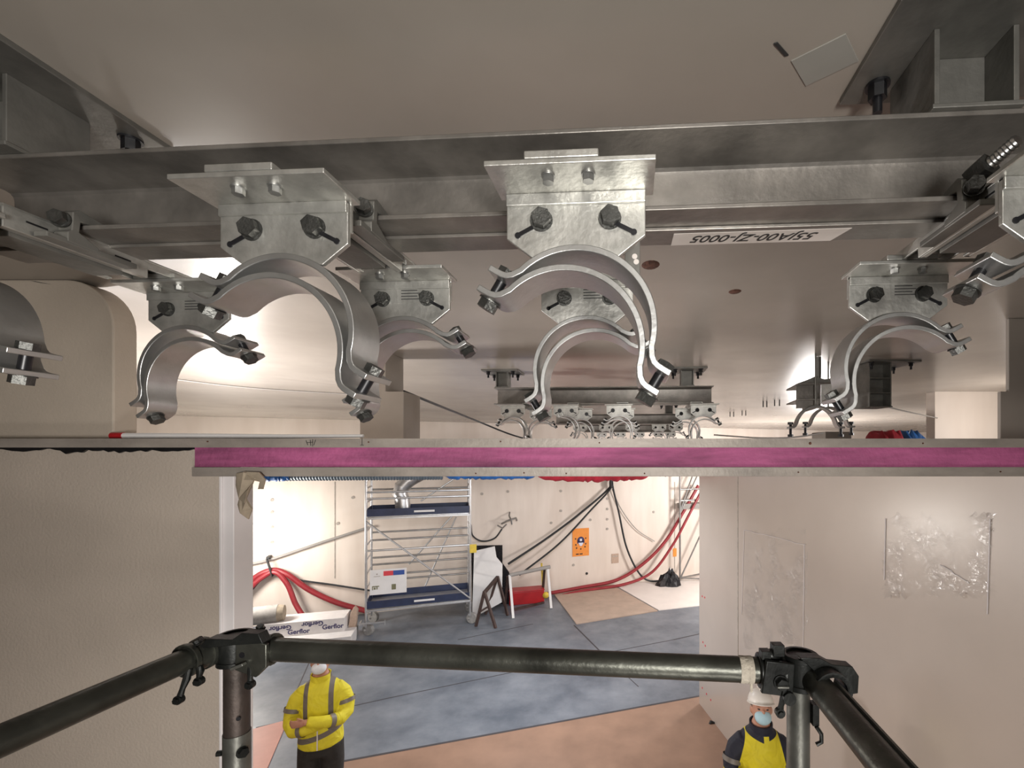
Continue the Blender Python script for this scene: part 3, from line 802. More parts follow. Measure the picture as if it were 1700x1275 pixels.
# ---- third and fourth racks, mostly hidden behind the second
for k, (dv, du) in enumerate(((6.2, 0.05), (9.0, 0.20))):
    lab = ('third', 'farthest')[k]
    q = dup(b2, W(du, VB + dv, HB), -AL, lab + ' rack beam, a dark strip low behind the second rack')
    for i, u in enumerate((-0.85, -0.45, -0.05, 0.35, 0.60)):
        q = dup((farA, farB, farC)[i % 3], (0,0,0), 0, 'tiny pipe clamp %s the %s rack, just above the lintel' % (('at the left end of', 'second from left on', 'in the middle of', 'second from right on', 'at the right end of')[i], lab))
        put(q, u + du, 0.82 + dv, None, HB - 0.0155); q['group'] = 'pipe clamps of the far racks'
    for i, u in enumerate((-1.0, 0.5)):
        dup(p2, W(u + du, 0.87 + dv, HT), -AL, '%s hanger post of the %s rack' % (('left', 'right')[i], lab))

# ---- side rack at right, seen end-on
t = make_post('tall grey ribbed hanger post right of the lone clamp, under a bolted ceiling plate', 0.365, 0.185, (0.13, 0.30, 0.15, 0.15), stiff=True)
t.location = P(1449, 679, 3.77); t.location.z = H + 0.72 - 0.365; t.rotation_euler = (0, 0, R(4))
t = thing('side_beam', 'short grey beam seen end-on below the ceiling, left of the ribbed hanger post', 'steel beam', P(1362, 655, 3.45), R(-8))
mb = MB(); mb.box(-0.17, -0.02, 0, 0.012, -0.10, 0.07); mb.box(-0.17, -0.02, -0.05, 0.30, 0.07, 0.082); mb.box(-0.17, -0.02, -0.05, 0.30, -0.045, -0.035); mb.box(-0.02, -0.012, -0.05, 0.40, -0.1, 0.08)
mb.build('web_and_flanges', M['galv_beam'], t, bevel=0.001, smooth=False)
MB().box(-0.012, 0.19, -0.06, -0.05, -0.075, 0.07).build('end_plate', M['galv'], t, bevel=0.001, smooth=False)
mb = MB(); hexbolt(mb, (0.06, -0.06, 0.0), (0, -1, 0), 0.016, 0.012); mb.build('bolt', M['black'], t)
mb = MB(); mb.prism([(-0.17, 0.083), (0.16, 0.083), (0.12, 0.12), (0.02, 0.11), (-0.05, 0.13), (-0.12, 0.10)], -0.03, 0.05, 'y'); mb.build('bent_strap', M['galv_post'], t, smooth=False)
mb = MB(); mb.cyl((0, 0.05, 0.08), (0, 0.05, 0.29), 0.02, n=12); mb.build('hanger_rod', M['galv_post'], t)
t['group'] = 'crossing beams'
for k, (px, py, Y) in enumerate(((1354, 672, 3.40), (1375, 674, 3.72))):
    t = thing('half_pipe_clamp', ('wide bare half clamp arching below the end-on beam at right, the left of two', 'wide bare half clamp arching below the end-on beam at right, the right of two')[k], 'pipe clamp', P(px, py, Y), R(-3), 'wide half clamps')
    t.location.z -= 0.205
    MB().cyl((0, 0, 0.185), (0, 0, H + 0.72 - t.location.z), 0.006, n=8).build('hanger_rod', M['galv_post'], t)
    mb = MB(); strap_mesh(mb, Matrix.Translation((0, 0, 0.02)) @ Matrix.Diagonal((1.25, 1, 1.45, 1)), -0.03, 0.03); mb.build('strap', M['galv_bright'], t, angle=30)
    for sx in (-1, 1):
        mb = MB(); x = sx*0.18; mb.cyl((x, 0, -0.02), (x, 0, 0.075), 0.010, n=10); mb.cyl((x, 0, -0.03), (x, 0, -0.012), 0.02, n=6); mb.cyl((x, 0, 0.06), (x, 0, 0.078), 0.02, n=6)
        mb.build('bolt', M['black'], t)

# anchor rods hanging from the ceiling on the right
for k, (px, py) in enumerate(((1267, 672), (1273, 672), (1286, 670), (1294, 670), (1212, 690), (1218, 690), (1232, 688), (1238, 688))):
    Y = 0.72*F/(750 - py + 6)
    p = P(px, py, Y)
    o = MB().cyl((0, 0, 0), (0, 0, -0.085), 0.008, n=8).build('anchor_rod', M['cable'])
    o.location = (p.x, p.y, ZC); setp(o, 'short thin anchor rod sticking down from the glossy ceiling at right', 'anchor rod', 'anchor rods in the ceiling')

# ---------------------------------------------------------------- scaffold guard rail in front
RL = Vector((-0.804, 1.018, H - 0.43)); RR = Vector((0.383, 0.907, H - 0.43))
def sthing(nm, lab, p, cat='scaffold tube', group='scaffold tubes'):
    return thing(nm, lab, cat, p, 0, group)
t = sthing('scaffold_tube', 'dark horizontal guard rail tube crossing from the left coupler to the right one', RL)
d = (RR - RL).normalized(); MB().pipe(RL + d*0.05, RR - d*0.03, 0.0245, 0.004).build('tube', M['scaf'], t, world=True)
mb = MB()
for q in (P(1224, 1116, 0.93), ):
    pa = RL + d*((q.x - RL.x)/d.x)
    mb.cyl(pa, pa + d*0.010, 0.0256, n=20); mb.cyl(pa + d*0.016, pa + d*0.024, 0.0258, n=20); mb.cyl(pa + d*0.0, pa + d*0.026, 0.0252, n=20)
    mb.ell(pa + d*0.02 + Vector((0, -0.012, -0.028)), 0.003, 0.003, 0.012, 8, 6)
mb.build('cement_splash', M['cement'], t, world=True)
side_d = Vector((-0.140, -1, 0)).normalized()
PL = RL + Vector((-0.012, 0, 0))
t = sthing('scaffold_tube', 'dark side rail tube running from the left coupler to the lower left corner', PL)
a = RL + Vector((-0.050, -0.03, 0)); MB().pipe(a, a + side_d*1.6, 0.0245, 0.004).build('tube', M['scaf'], t, world=True)
t = sthing('scaffold_tube', 'dark side rail tube running from the right coupler to the bottom edge', RR)
a = RR + Vector((0.020, -0.02, -0.005)); b = a + Vector((-0.045, -1, 0)).normalized()*1.6
MB().pipe(a, b, 0.0245, 0.004).build('tube', M['scaf'], t, world=True)
MB().bar(a.lerp(b, .03) + Vector((.022, 0, .016)), a.lerp(b, .5) + Vector((.022, 0, .016)), 0.004, 0.010).build('welded_strip', M['scaf_light'], t, world=True)
# posts
zt = H - 0.415
px_ = RL + Vector((0.002, 0.0, 0))
zc_ = P(0, 1215, 1.018).z
t = sthing('scaffold_post', 'brown and grey upright scaffold post under the left coupler', Vector((px_.x, px_.y, 0)), 'scaffold post', 'scaffold posts')
MB().cyl((px_.x, px_.y, zc_ - 0.02), (px_.x, px_.y, zt), 0.0242, n=28).build('upper_tube', M['scaf_brown'], t, world=True)
MB().cyl((px_.x, px_.y, 0), (px_.x, px_.y, zc_), 0.0258, n=28).build('lower_tube', M['scaf_light'], t, world=True)
mb = MB(); hexbolt(mb, (px_.x + 0.022, px_.y - 0.014, zc_ - 0.035), (0.9, -0.5, 0), 0.010, 0.008, 0.005, 0.02); mb.cyl((px_.x - 0.024, px_.y - 0.01, zc_ - 0.04), (px_.x - 0.034, px_.y - 0.012, zc_ - 0.04), 0.006, n=10)
mb.build('lock_pin', M['coupler'], t, world=True)
mb = MB(); mb.cyl((px_.x + 0.018, px_.y - 0.0185, H - 0.575), (px_.x + 0.0185, px_.y - 0.0200, H - 0.575), 0.0045, n=12); mb.build('pin_hole', M['black'], t, world=True)
qx = RR + Vector((0.0, 0.0, 0))
t = sthing('scaffold_post', 'worn grey upright scaffold post under the right coupler', Vector((qx.x, qx.y, 0)), 'scaffold post', 'scaffold posts')
MB().cyl((qx.x, qx.y, 0), (qx.x, qx.y, H - 0.45), 0.0215, n=28).build('tube', M['scaf_light'], t, world=True)
mb = MB(); mb.bar((qx.x + 0.026, qx.y - 0.01, H - 0.485), (qx.x + 0.026, qx.y - 0.01, H - 0.525), 0.012, 0.02); mb.tube([(qx.x + 0.026, qx.y - 0.02, H - 0.525), (qx.x + 0.036, qx.y - 0.02, H - 0.54), (qx.x + 0.036, qx.y - 0.02, H - 0.555), (qx.x + 0.026, qx.y - 0.02, H - 0.56)], 0.004, 8)
mb.build('hook', M['coupler'], t, world=True)

def half_shell(mb, c, ax, r, ln):
    ax = Vector(ax).normalized(); mb.pipe(c - ax*ln/2, c + ax*ln/2, r, 0.006, 22)
    # raised rim bands
    mb.pipe(c - ax*ln/2, c - ax*(ln/2 - 0.008), r + 0.003, 0.009, 22); mb.pipe(c + ax*(ln/2 - 0.008), c + ax*ln/2, r + 0.003, 0.009, 22)
def eyebolt(mb, top, bot):
    top = Vector(top); bot = Vector(bot); mid = top.lerp(bot, 0.55)
    mb.tube([top, top.lerp(mid, .5) + Vector((.002, 0, 0)), mid, mid.lerp(bot, .6)], [0.0055, 0.007, 0.005, 0.0065], 10)
    mb.cyl(mid.lerp(bot, .6) + Vector((0, .005, 0)), mid.lerp(bot, .6) + Vector((0, -.005, 0)), 0.009, n=14)
    mb.cyl(mid.lerp(bot, .6) + Vector((0, -.005, 0)), mid.lerp(bot, .6) + Vector((0, -.010, 0)), 0.006, n=6)
def coupler(lab, c, axes, w1=0.05):
    t = thing('scaffold_coupler', lab, 'scaffold coupler', c, 0, 'scaffold couplers')
    mb = MB(); mb.cyl(c + Vector((0,0,-0.030)), c + Vector((0,0,0.024)), 0.031, n=20)
    mb.pipe(c + Vector((0,0,-0.036)), c + Vector((0,0,-0.026)), 0.034, 0.008, 20); mb.pipe(c + Vector((0,0,0.018)), c + Vector((0,0,0.028)), 0.034, 0.008, 20)
    mb.build('post_collar', M['coupler'], t, world=True, bevel=0.001)
    return t
# left node
c = RL + Vector((0, -0.002, 0.004))
t = coupler('black coupler joining the rails and post at the left node', c, None)
a1 = RL + Vector((-0.050, -0.045, 0)); mb = MB(); half_shell(mb, a1, side_d, 0.031, 0.045)
mb.ell(a1 + Vector((-0.004, 0.012, 0.006)), 0.026, 0.02, 0.028, 16, 10); mb.build('left_jaw', M['scaf'], t, world=True)
b1 = RL + d*0.062; mb = MB(); half_shell(mb, b1, d, 0.0305, 0.055)
mb.prism([(b1.x - 0.032, b1.z - 0.030), (b1.x + 0.012, b1.z - 0.046), (b1.x + 0.035, b1.z - 0.024), (b1.x + 0.035, b1.z + 0.024), (b1.x + 0.0, b1.z + 0.036), (b1.x - 0.030, b1.z + 0.030)], b1.y - 0.036, b1.y - 0.026, 'y')
mb.build('right_jaw', M['scaf'], t, world=True, bevel=0.002)
mb = MB(); mb.cyl(b1 + Vector((-0.016, -0.037, 0.002)), b1 + Vector((-0.016, -0.0355, 0.002)), 0.006, n=14); mb.build('hole', M['black'], t, world=True)
mb = MB()
mb.prism([(a1.x + 0.006, a1.z + 0.018), (a1.x + 0.03, a1.z + 0.040), (b1.x - 0.03, b1.z + 0.038), (b1.x - 0.01, b1.z + 0.052), (b1.x + 0.025, b1.z + 0.050), (b1.x + 0.034, b1.z + 0.030), (b1.x - 0.03, b1.z + 0.026)], a1.y - 0.006, a1.y + 0.020, 'y')
for k in range(3): hexbolt(mb, a1 + Vector((0.012 + 0.006*k, -0.01*k, 0.032 + 0.002*k)), (-0.3, -0.4, 1), 0.007, 0.008)
hexbolt(mb, b1 + Vector((0.004, -0.01, 0.046)), (0, -0.3, 1), 0.008, 0.008)
mb.build('top_lugs', M['coupler'], t, world=True, bevel=0.001)
for p_, q_ in ((a1 + Vector((0.012, -0.028, -0.012)), a1 + Vector((-0.002, -0.040, -0.082))), (a1 + Vector((0.028, -0.022, -0.01)), a1 + Vector((0.030, -0.025, -0.045))), (b1 + Vector((-0.004, -0.030, -0.02)), b1 + Vector((0.000, -0.034, -0.070)))):
    mb = MB(); eyebolt(mb, p_, q_); mb.build('swing_bolt', M['coupler'], t, world=True)
mb = MB(); mb.bar(b1 + Vector((-0.030, -0.045, -0.022)), b1 + Vector((-0.004, -0.045, -0.012)), 0.012, 0.006); mb.build('wedge', M['scaf_light'], t, world=True, bevel=.001)
# right node
c = RR + Vector((0.004, 0, 0.008))
t = coupler('black coupler joining the rails and post at the right node, below the white helmet side', c, None)
t['label'] = 'black coupler on the right scaffold post, above the navy-jacketed person'
b2_ = RR - d*0.052; mb = MB(); half_shell(mb, b2_, d, 0.0305, 0.05)
mb.ell(b2_ + Vector((-0.002, -0.008, 0.034)), 0.018, 0.012, 0.012, 14, 8); mb.prism([(b2_.x - 0.03, b2_.z - 0.028), (b2_.x + 0.03, b2_.z - 0.036), (b2_.x + 0.034, b2_.z + 0.028), (b2_.x - 0.020, b2_.z + 0.034)], b2_.y - 0.034, b2_.y - 0.024, 'y')
mb.build('left_jaw', M['coupler'], t, world=True, bevel=0.002)
s1 = RR + Vector((0.035, -0.045, -0.002)); mb = MB(); half_shell(mb, s1, (-0.045, -1, 0), 0.031, 0.055)
mb.build('right_jaw', M['coupler'], t, world=True)
mb = MB(); mb.prism([(s1.x - 0.048, s1.z + 0.046), (s1.x - 0.010, s1.z + 0.046), (s1.x + 0.012, s1.z + 0.034), (s1.x + 0.050, s1.z + 0.030), (s1.x + 0.062, s1.z + 0.012), (s1.x + 0.060, s1.z - 0.020), (s1.x + 0.046, s1.z - 0.022), (s1.x + 0.040, s1.z + 0.008), (s1.x - 0.02, s1.z + 0.020)], s1.y + 0.005, s1.y + 0.030, 'y')
mb.bar(b2_ + Vector((0.008, -0.012, 0.036)), b2_ + Vector((0.008, -0.012, 0.058)), 0.022, 0.02); mb.bar(b2_ + Vector((-0.016, -0.012, 0.030)), b2_ + Vector((-0.016, -0.012, 0.046)), 0.018, 0.02)
hexbolt(mb, b2_ + Vector((0.006, -0.035, -0.006)), (0, -1, 0), 0.012, 0.012)
mb.build('top_lugs', M['coupler'], t, world=True, bevel=0.0015)
mb = MB(); eyebolt(mb, b2_ + Vector((0.014, -0.032, -0.02)), b2_ + Vector((0.002, -0.036, -0.072))); mb.cyl(b2_ + Vector((0.02, -0.044, -0.034)), b2_ + Vector((0.02, -0.030, -0.034)), 0.012, n=16)
mb.build('swing_bolt', M['coupler'], t, world=True)
mb = MB(); mb.bar(b2_ + Vector((-0.006, -0.048, -0.008)), b2_ + Vector((0.016, -0.048, -0.008)), 0.008, 0.004); mb.build('wedge', M['scaf_light'], t, world=True, bevel=.001)

# ---------------------------------------------------------------- mobile tower at the far wall
TA = R(18.9)
tw = thing('mobile_scaffold_tower', 'aluminium mobile scaffold tower with navy toe boards standing before the far wall', 'scaffold tower', (-4.76, 9.34, 0), TA)
L_, D_ = 2.02, 0.75
for x in (0, L_):
    for y in (0, D_):
        mb = MB(); mb.cyl((x, y, 0.16), (x, y, 3.62), 0.025, n=12); mb.build('upright', M['alu'], tw)
for x in (0, L_):
    mb = MB()
    z = 0.35
    while z < 3.6: mb.cyl((x, 0.02, z), (x, D_ - 0.02, z), 0.017, n=8); z += 0.29
    mb.build('ladder_frame', M['alu'], tw)
for z in (0.50, 2.36):
    mb = MB(); mb.box(0.03, L_ - 0.03, 0.03, D_ - 0.03, z, z + 0.05); mb.box(0.0, L_, -0.03, 0.03, z - 0.03, z + 0.01); mb.build('platform', M['alu'], tw, bevel=0.004, smooth=False)
    mb = MB()
    mb.box(0.02, L_ - 0.02, -0.02, 0.0, z + 0.03, z + 0.18); mb.box(0.02, L_ - 0.02, D_, D_ + 0.02, z + 0.03, z + 0.18)
    mb.box(0.0, 0.02, 0, D_, z + 0.03, z + 0.18); mb.box(L_ - 0.02, L_, 0, D_, z + 0.03, z + 0.18)
    q = mb.build('toe_board', M['navy'], tw, bevel=0.003, smooth=False)
    mb = MB(); mb.box(0.90, 1.30, -0.024, -0.0205, z + 0.085, z + 0.125); mb.build('sticker', M['white'], q, smooth=False)
for z, y in ((2.88, 0), (2.88, D_), (2.75, 0), (1.95, D_), (1.78, D_), (1.70, 0), (1.40, D_), (1.25, D_), (1.02, D_), (0.9, D_), (3.33, D_)):
    MB().cyl((0, y, z), (L_, y, z), 0.021, n=10).build('rail', M['alu_dark'] if y else M['alu'], tw)
for a_, b_ in (((0.0, -0.03, 2.30), (L_, -0.03, 0.55)), ((L_ - 0.30, D_ + .03, 2.30), (0.75, D_ + .03, 1.20)), ((1.75, D_+.05, 2.2), (1.05, D_+.05, 0.6)), ((L_, D_, 3.3), (1.0, D_, 2.6))):
    MB().cyl(a_, b_, 0.019, n=10).build('diagonal_brace', M['alu'], tw)
for x in (0, L_):
    for y in (0, D_):
        mb = MB(); mb.cyl((x + 0.02, y - .02, 0.115), (x + 0.06, y + .045, 0.115), 0.115, n=24); mb.cyl((x - 0.045, y + .02, 0.10), (x + 0.045, y + .02, 0.10), 0.03, n=12)
        q = mb.build('castor', M['rubber'], tw, bevel=0.006)
        MB().box(x - 0.045, x + 0.045, y - 0.02, y + 0.06, 0.185, 0.215).build('castor_fork', M['alu'], q, smooth=False)
mb = MB(); mb.bar((-0.12, -0.10, 0.27), (0.36, -0.10, 0.27), 0.02, 0.03); mb.bar((0.36, -0.10, 0.31), (0.36, -0.10, 0.20), 0.02, 0.03); mb.bar((-0.1, -0.10, 0.27), (-0.1, 0.1, 0.27), 0.02, 0.03); mb.build('outrigger', M['alu'], tw)
# sign board tied to the tower
sg = thing('sign_board', 'white notice board with red and blue header tied to the tower', 'sign', (0,0,0), 0)
sg.parent = None; 
Tm = Matrix.Translation((-4.76, 9.34, 0)) @ Matrix.Rotation(TA, 4, 'Z')
sp = Tm @ Vector((0.42, -0.075, 1.07)); sg.location = sp; sg.rotation_euler = (0, 0, TA)
MB().box(-0.34, 0.34, 0, 0.02, -0.25, 0.25).build('board', M['white'], sg, smooth=False)
MB().box(-0.09, 0.09, -0.004, 0.0, 0.12, 0.215).build('red_panel', M['posterred'], sg, smooth=False)
MB().box(0.09, 0.30, -0.004, 0.0, 0.12, 0.215).build('blue_panel', M['posterbrand'], sg, smooth=False)
MB().box(0.06, 0.14, -0.004, 0.0, -0.17, -0.06).build('picture', M['olive'], sg, smooth=False)
mb = MB(); mb.box(-0.30, -0.17, -0.004, 0.0, -0.09, -0.07); mb.box(-0.30, -0.285, -0.004, 0, -0.15, -0.09); mb.box(-0.27, -0.235, -0.004, 0, -0.14, -0.10); mb.box(-0.22, -0.20, -0.004, 0, -0.14, -0.09); mb.build('faded_print', M['olive'], sg, smooth=False)
mb = MB(); mb.box(-0.27, -0.15, -0.003, 0, 0.115, 0.125); mb.cyl((-0.21, 0, 0.165), (-0.21, -0.003, 0.165), 0.014, n=10); mb.build('faint_emblem', M['wallmark'], sg, smooth=False)
# small yellow tag on the tower's right upright
yt = setp(MB().box(-0.07, 0.07, -0.01, 0, -0.09, 0.09).build('warning_tag', M['yellow'], smooth=False), 'small yellow tag on the right upright of the mobile tower', 'tag')
yt.location = Tm @ Vector((L_ + 0.06, -0.045, 1.62)); yt.rotation_euler = (0, 0, TA)
# galvanised elbow duct on the upper deck
ed = thing('elbow_duct', 'shiny galvanised elbow duct rising from the tower deck to the blue duct', 'duct', Tm @ Vector((0.66, 0.30, 2.42)), TA)
path = [(0, 0, 0), (0, 0, 0.14), (-0.01, 0, 0.26), (-0.06, 0, 0.40), (-0.02, 0, 0.54), (0.10, 0, 0.66), (0.26, 0, 0.76), (0.42, 0.0, 0.84)]
mb = MB(); mb.tube(path, 0.15, 20)
for k in range(1, 7): 
    a_ = Vector(path[k]); dr = (Vector(path[k+1]) - Vector(path[k-1])).normalized(); mb.cyl(a_ - dr*0.01, a_ + dr*0.01, 0.156, n=20)
mb.build('elbow', M['alu'], ed, angle=60); MB().cyl((0,0,0), (0,0,0.03), 0.165, n=20).build('collar', M['alu'], ed)

# ---------------------------------------------------------------- ducts and sleeves strung across the hall
def hline(px0, px1, py, Y0, Y1): return P(px0, py, Y0), P(px1, py, Y1)
a_, b_ = P(470, 784, 8.0), P(735, 783, 8.6)
t = thing('spiral_duct', 'grey spiral duct running along just under the lintel at left', 'duct', a_)
mb = MB(); pts = []; n = 110
for i in range(n + 1):
    pts.append(a_.lerp(b_, i/n))
rad = [0.154 if i % 2 else 0.144 for i in range(n + 1)]
mb.tube(pts, rad, 18); mb.build('duct', M['duct'], t, world=True, angle=20)
def cloth_roll(lab, px0, px1, py, Y0, Y1, m, r0, nm, cat, sag=0.0):
    a_, b_ = P(px0, py, Y0), P(px1, py, Y1); n = 40
    t = thing(nm, lab, cat, a_)
    pts, rad = [], []
    for i in range(n + 1):
        u = i/n; p = a_.lerp(b_, u); p.z -= sag*math.sin(PI*u) + random.uniform(-.01, .01)
        pts.append(p); rad.append(r0*(1 + random.uniform(-.10, .10))*(0.35 + 0.65*min(1, 8*u, 8*(1-u))))
    MB().tube(pts, rad, 14).build('roll', m, t, world=True, angle=180); return t
cloth_roll('bright blue plastic sleeve on the left end of the grey spiral duct', 430, 486, 784, 7.8, 8.0, M['blue'], 0.15, 'blue_sleeve', 'sleeve')
cloth_roll('long blue duct sleeve below the lintel over the mobile tower', 724, 905, 778, 8.55, 9.2, M['blue'], 0.20, 'blue_sleeve', 'sleeve')
cloth_roll('red fabric roll hanging just under the lintel right of the blue sleeve', 880, 1090, 776, 9.3, 9.8, M['cloth_red'], 0.24, 'red_fabric', 'fabric roll', 0.05)
cloth_roll('thin pale blue sleeve under the lintel near the right block', 1075, 1165, 776, 9.8, 10.0, M['duct'], 0.18, 'pale_sleeve', 'sleeve')
# torn brown paper at the jamb
t = thing('torn_paper', 'torn brown paper hanging from the lintel at the left jamb', 'paper', P(402, 790, 1.85))
def crump(pp, Y, nm, par):
    mb = MB(); f = [P(x, y, Y + dy) for x, y, dy in pp]; bk = [p + Vector((0, 0.006, 0)) for p in f]
    mb.quadstrip([f, bk]); return mb.build(nm, M['paper'], par, world=True, smooth=False)
crump([(392,786,0),(404,784,-.02),(424,789,0),(420,800,.01),(412,812,-.02),(405,835,-.02),(396,828,0),(391,806,.02)], 1.84, 'upper_strip', t)
crump([(397,826,0),(408,828,-.02),(418,845,.0),(412,862,.01),(398,852,-.02),(394,838,0)], 1.845, 'lower_flap', t)
crump([(404,783,0),(430,784,.0),(440,796,-.01),(436,812,0),(428,812,.01),(431,800,.0),(418,797,-.01),(404,797,0)], 1.83, 'curled_end', t)

# ---------------------------------------------------------------- cables and hoses on the far wall
def cable(nm, lab, pts, r, m, cat, n=8, group=None):
    pts = spline(pts, 8)
    t = thing(nm, lab, cat, pts[0], 0, group)
    MB().tube(pts, r, 10).build('strand', m, t, world=True); return t
W_ = lambda px, py, o=0.12: onfar(px, py, o)
cable('black_cable', 'thick black cable draping left from the high hook to the trestle, the upper one', [W_(1008,792), W_(1010,808), W_(960,852), W_(905,893), W_(840,932,.3)], 0.028, M['cable'], 'cable')
cable('black_cable', 'thick black cable draping left from the high hook, the lower one ending at the sawhorse', [W_(1012,792,.17), W_(1010,810,.17), W_(978,845,.17), W_(925,900,.2), W_(858,950,.3)], 0.024, M['cable'], 'cable')
cable('black_cable', 'black cable falling right from the high hook to the floor by the bag', [W_(1013,795,.14), W_(1015,812,.14), W_(1024,850,.14), W_(1036,905,.14), W_(1054,945,.16), W_(1072,961,.2), W_(1100,958,.3), W_(1125,955,.3)], 0.026, M['cable'], 'cable')
cable('thin_cable', 'thin grey cable sagging right from the high hook to the red hoses', [W_(1015,812,.06), W_(1030,845,.06), W_(1055,878,.06), W_(1085,898,.06)], 0.012, M['greycable'], 'cable')
cable('thin_cable', 'thin black loop of cable beside the right upright of the tower', [W_(781,870), W_(784,888), W_(800,897), W_(820,892), W_(832,877)], 0.020, M['cable'], 'cable')
cable('red_hose', 'red hose sweeping down from the upper right to the floor and left, the upper one', [W_(1150,805,.3), W_(1126,850,.25), W_(1100,895,.2), W_(1065,932,.18), W_(1020,960,.18), W_(960,972,.2), W_(905,981,.25), W_(862,990,.3)], 0.045, M['red'], 'hose', group='red hoses')
cable('red_hose', 'red hose sweeping down from the upper right to the floor, the lower one', [W_(1152,812,.42), W_(1128,860,.38), W_(1108,900,.33), W_(1075,945,.3), W_(1030,965,.3), W_(960,976,.3), W_(905,988,.35)], 0.038, M['red'], 'hose', group='red hoses')
cable('red_hose', 'thick red hose hung from the black strap at left, running right to the tower', [W_(412,972,.15), W_(430,954,.15), W_(455,944,.15), W_(480,950,.18), W_(515,974,.2), W_(560,994,.25), W_(610,1006,.35)], 0.058, M['red'], 'hose', group='red hoses')
cable('red_hose', 'red hose branching down from the black strap to the cartons', [W_(414,978,.25), W_(440,955,.22), W_(462,946,.22), W_(482,965,.25), W_(496,995,.3), W_(512,1015,.4), W_(530,1028,.5), W_(585,1026,.5)], 0.052, M['red'], 'hose', group='red hoses')
cable('black_cable', 'thin black cable running right from the left strap to the tower', [W_(416,982,.1), W_(450,952,.1), W_(500,961,.12), W_(555,968,.15), W_(620,975,.3)], 0.020, M['cable'], 'cable')
cable('grey_line', 'long straight grey line rising from the left strap to the tower', [W_(412,936,.1), W_(452,927,.1), W_(530,901,.1), W_(614,874,.1)], 0.028, M['greycable'], 'line')
t = thing('cable_strap', 'black strap holding the red hoses on the far wall at left', 'strap', W_(452,945,.0))
mb = MB(); mb.bar(W_(449,923,.015), W_(449,923,.22), 0.05, 0.05); mb.bar(W_(449,924,.25), W_(458,952,.25), 0.02, 0.09, up=far_n); mb.build('strap', M['cable'], t, world=True)
t = thing('cable_hook', 'black hook high on the far wall from which the cables hang', 'hook', W_(1010,798,.0))
mb = MB(); mb.bar(W_(1010,790,.015), W_(1010,790,.22), 0.16, 0.05); mb.bar(W_(1010,786,.15), W_(1010,808,.15), 0.02, 0.14, up=far_n); mb.build('hook_plate', M['cable'], t, world=True)
# wires above the lintel
cable('thin_cable', 'thin dark wire sagging above the lintel left of the second rack', [P(671,650,3.40), P(730,674,4.0), P(790,698,5.3), P(850,722,5.8), P(900,735,6.2)], 0.010, M['cable'], 'wire')
cable('thin_cable', 'thin wire on the bright ceiling strip at left above the lintel', [P(200,620,4.0), P(278,628,4.1), P(420,644,4.4), P(595,655,5.2)], 0.007, M['greycable'], 'wire')
cable('thin_cable', 'thin wire sagging above the lintel right of the second rack', [P(1185,722,5.5), P(1260,727,5.4), P(1316,726,5.0), P(1372,718,4.62)], 0.009, M['greycable'], 'wire')
cable('thin_cable', 'thin wire slanting right from the ribbed hanger post', [P(1466,673,3.80), P(1500,682,4.4), P(1556,694,5.54)], 0.006, M['greycable'], 'wire')

# orange poster, small notice on the far wall
fx = Vector((1, 0.395, 0)).normalized()
def wframe(p): return frame(p, fx, (0, 0, 1))
def wthing(nm, lab, cat, px, py): return thing(nm, lab, cat, onfar(px, py, 0.012), math.atan(0.395))
t = wthing('wall_poster', 'orange safety poster with a dark masked face symbol on the far wall', 'poster', 964, 900)
k = onfar(964, 900).y / F
MB().box(-0.235, 0.235, 0, 0.004, -23*k, 23*k).build('sheet', M['orange'], t, smooth=False)
mb = MB(); hr = 0.10
mb.cyl((0, -0.006, 0.05), (0, 0, 0.05), hr, n=24); mb.box(-0.10, 0.10, -0.006, 0, -0.03, 0.05); mb.build('head_symbol', M['posterblue'], t, smooth=False)
mb = MB(); mb.box(-0.03, 0.03, -0.010, -0.006, 0.03, 0.095); mb.prism([(-0.07, -0.01), (0.07, -0.01), (0.04, -0.08), (0, -0.11), (-0.04, -0.08)], -0.010, -0.006, 'y'); mb.build('mask_symbol', M['posterwhite'], t, smooth=False)
mb = MB()
for x, z in ((-.15,.10),(.14,.10),(-.14,-.06),(.14,-.05),(-.12,-.15),(.12,-.13),(0,-.18)): mb.box(x-.016, x+.016, -0.006, 0, z-.02, z+.02)
mb.box(-.14,-.06,-.006,0,-.33,-.30); mb.box(-.03,.05,-.006,0,-.33,-.30); mb.build('small_marks', M['brownsteel'], t, smooth=False)
t = wthing('wall_notice', 'small tan paper notice on the far wall right of the orange poster', 'notice', 1021, 927)
MB().box(-0.105, 0.105, 0, 0.004, -0.13, 0.13).build('sheet', M['tan'], t, smooth=False)
MB().box(-0.08, 0.08, -0.002, 0, 0.05, 0.075).build('header_line', M['wallmark'], t, smooth=False)
t = wthing('wall_notice', 'small orange notice low on the bright wall behind the black bag', 'notice', 1120, 917)
MB().box(-0.06, 0.06, 0, 0.004, -0.12, 0.12).build('sheet', M['orange'], t, smooth=False)
# pipe bracket on the wall right of the tower
t = wthing('wall_bracket', 'tangled pipe bracket sticking out of the far wall right of the tower', 'bracket', 846, 862)
mb = MB(); mb.tube([(-.20,0,-.10),(-.10,-.15,-.02),(0,-.25,.03),(.12,-.2,.05),(.16,-.1,-.02)], .025, 8); mb.tube([(0,0,.18),(-.03,-.1,.10),(0,-.22,0),(.02,-.2,-.1)], .02, 8); mb.tube([(-.3,0,-.14),(-.2,-.1,-.2),(-.1,-.12,-.1)], .02, 8)
mb.build('pipes', M['alu_dark'], t)

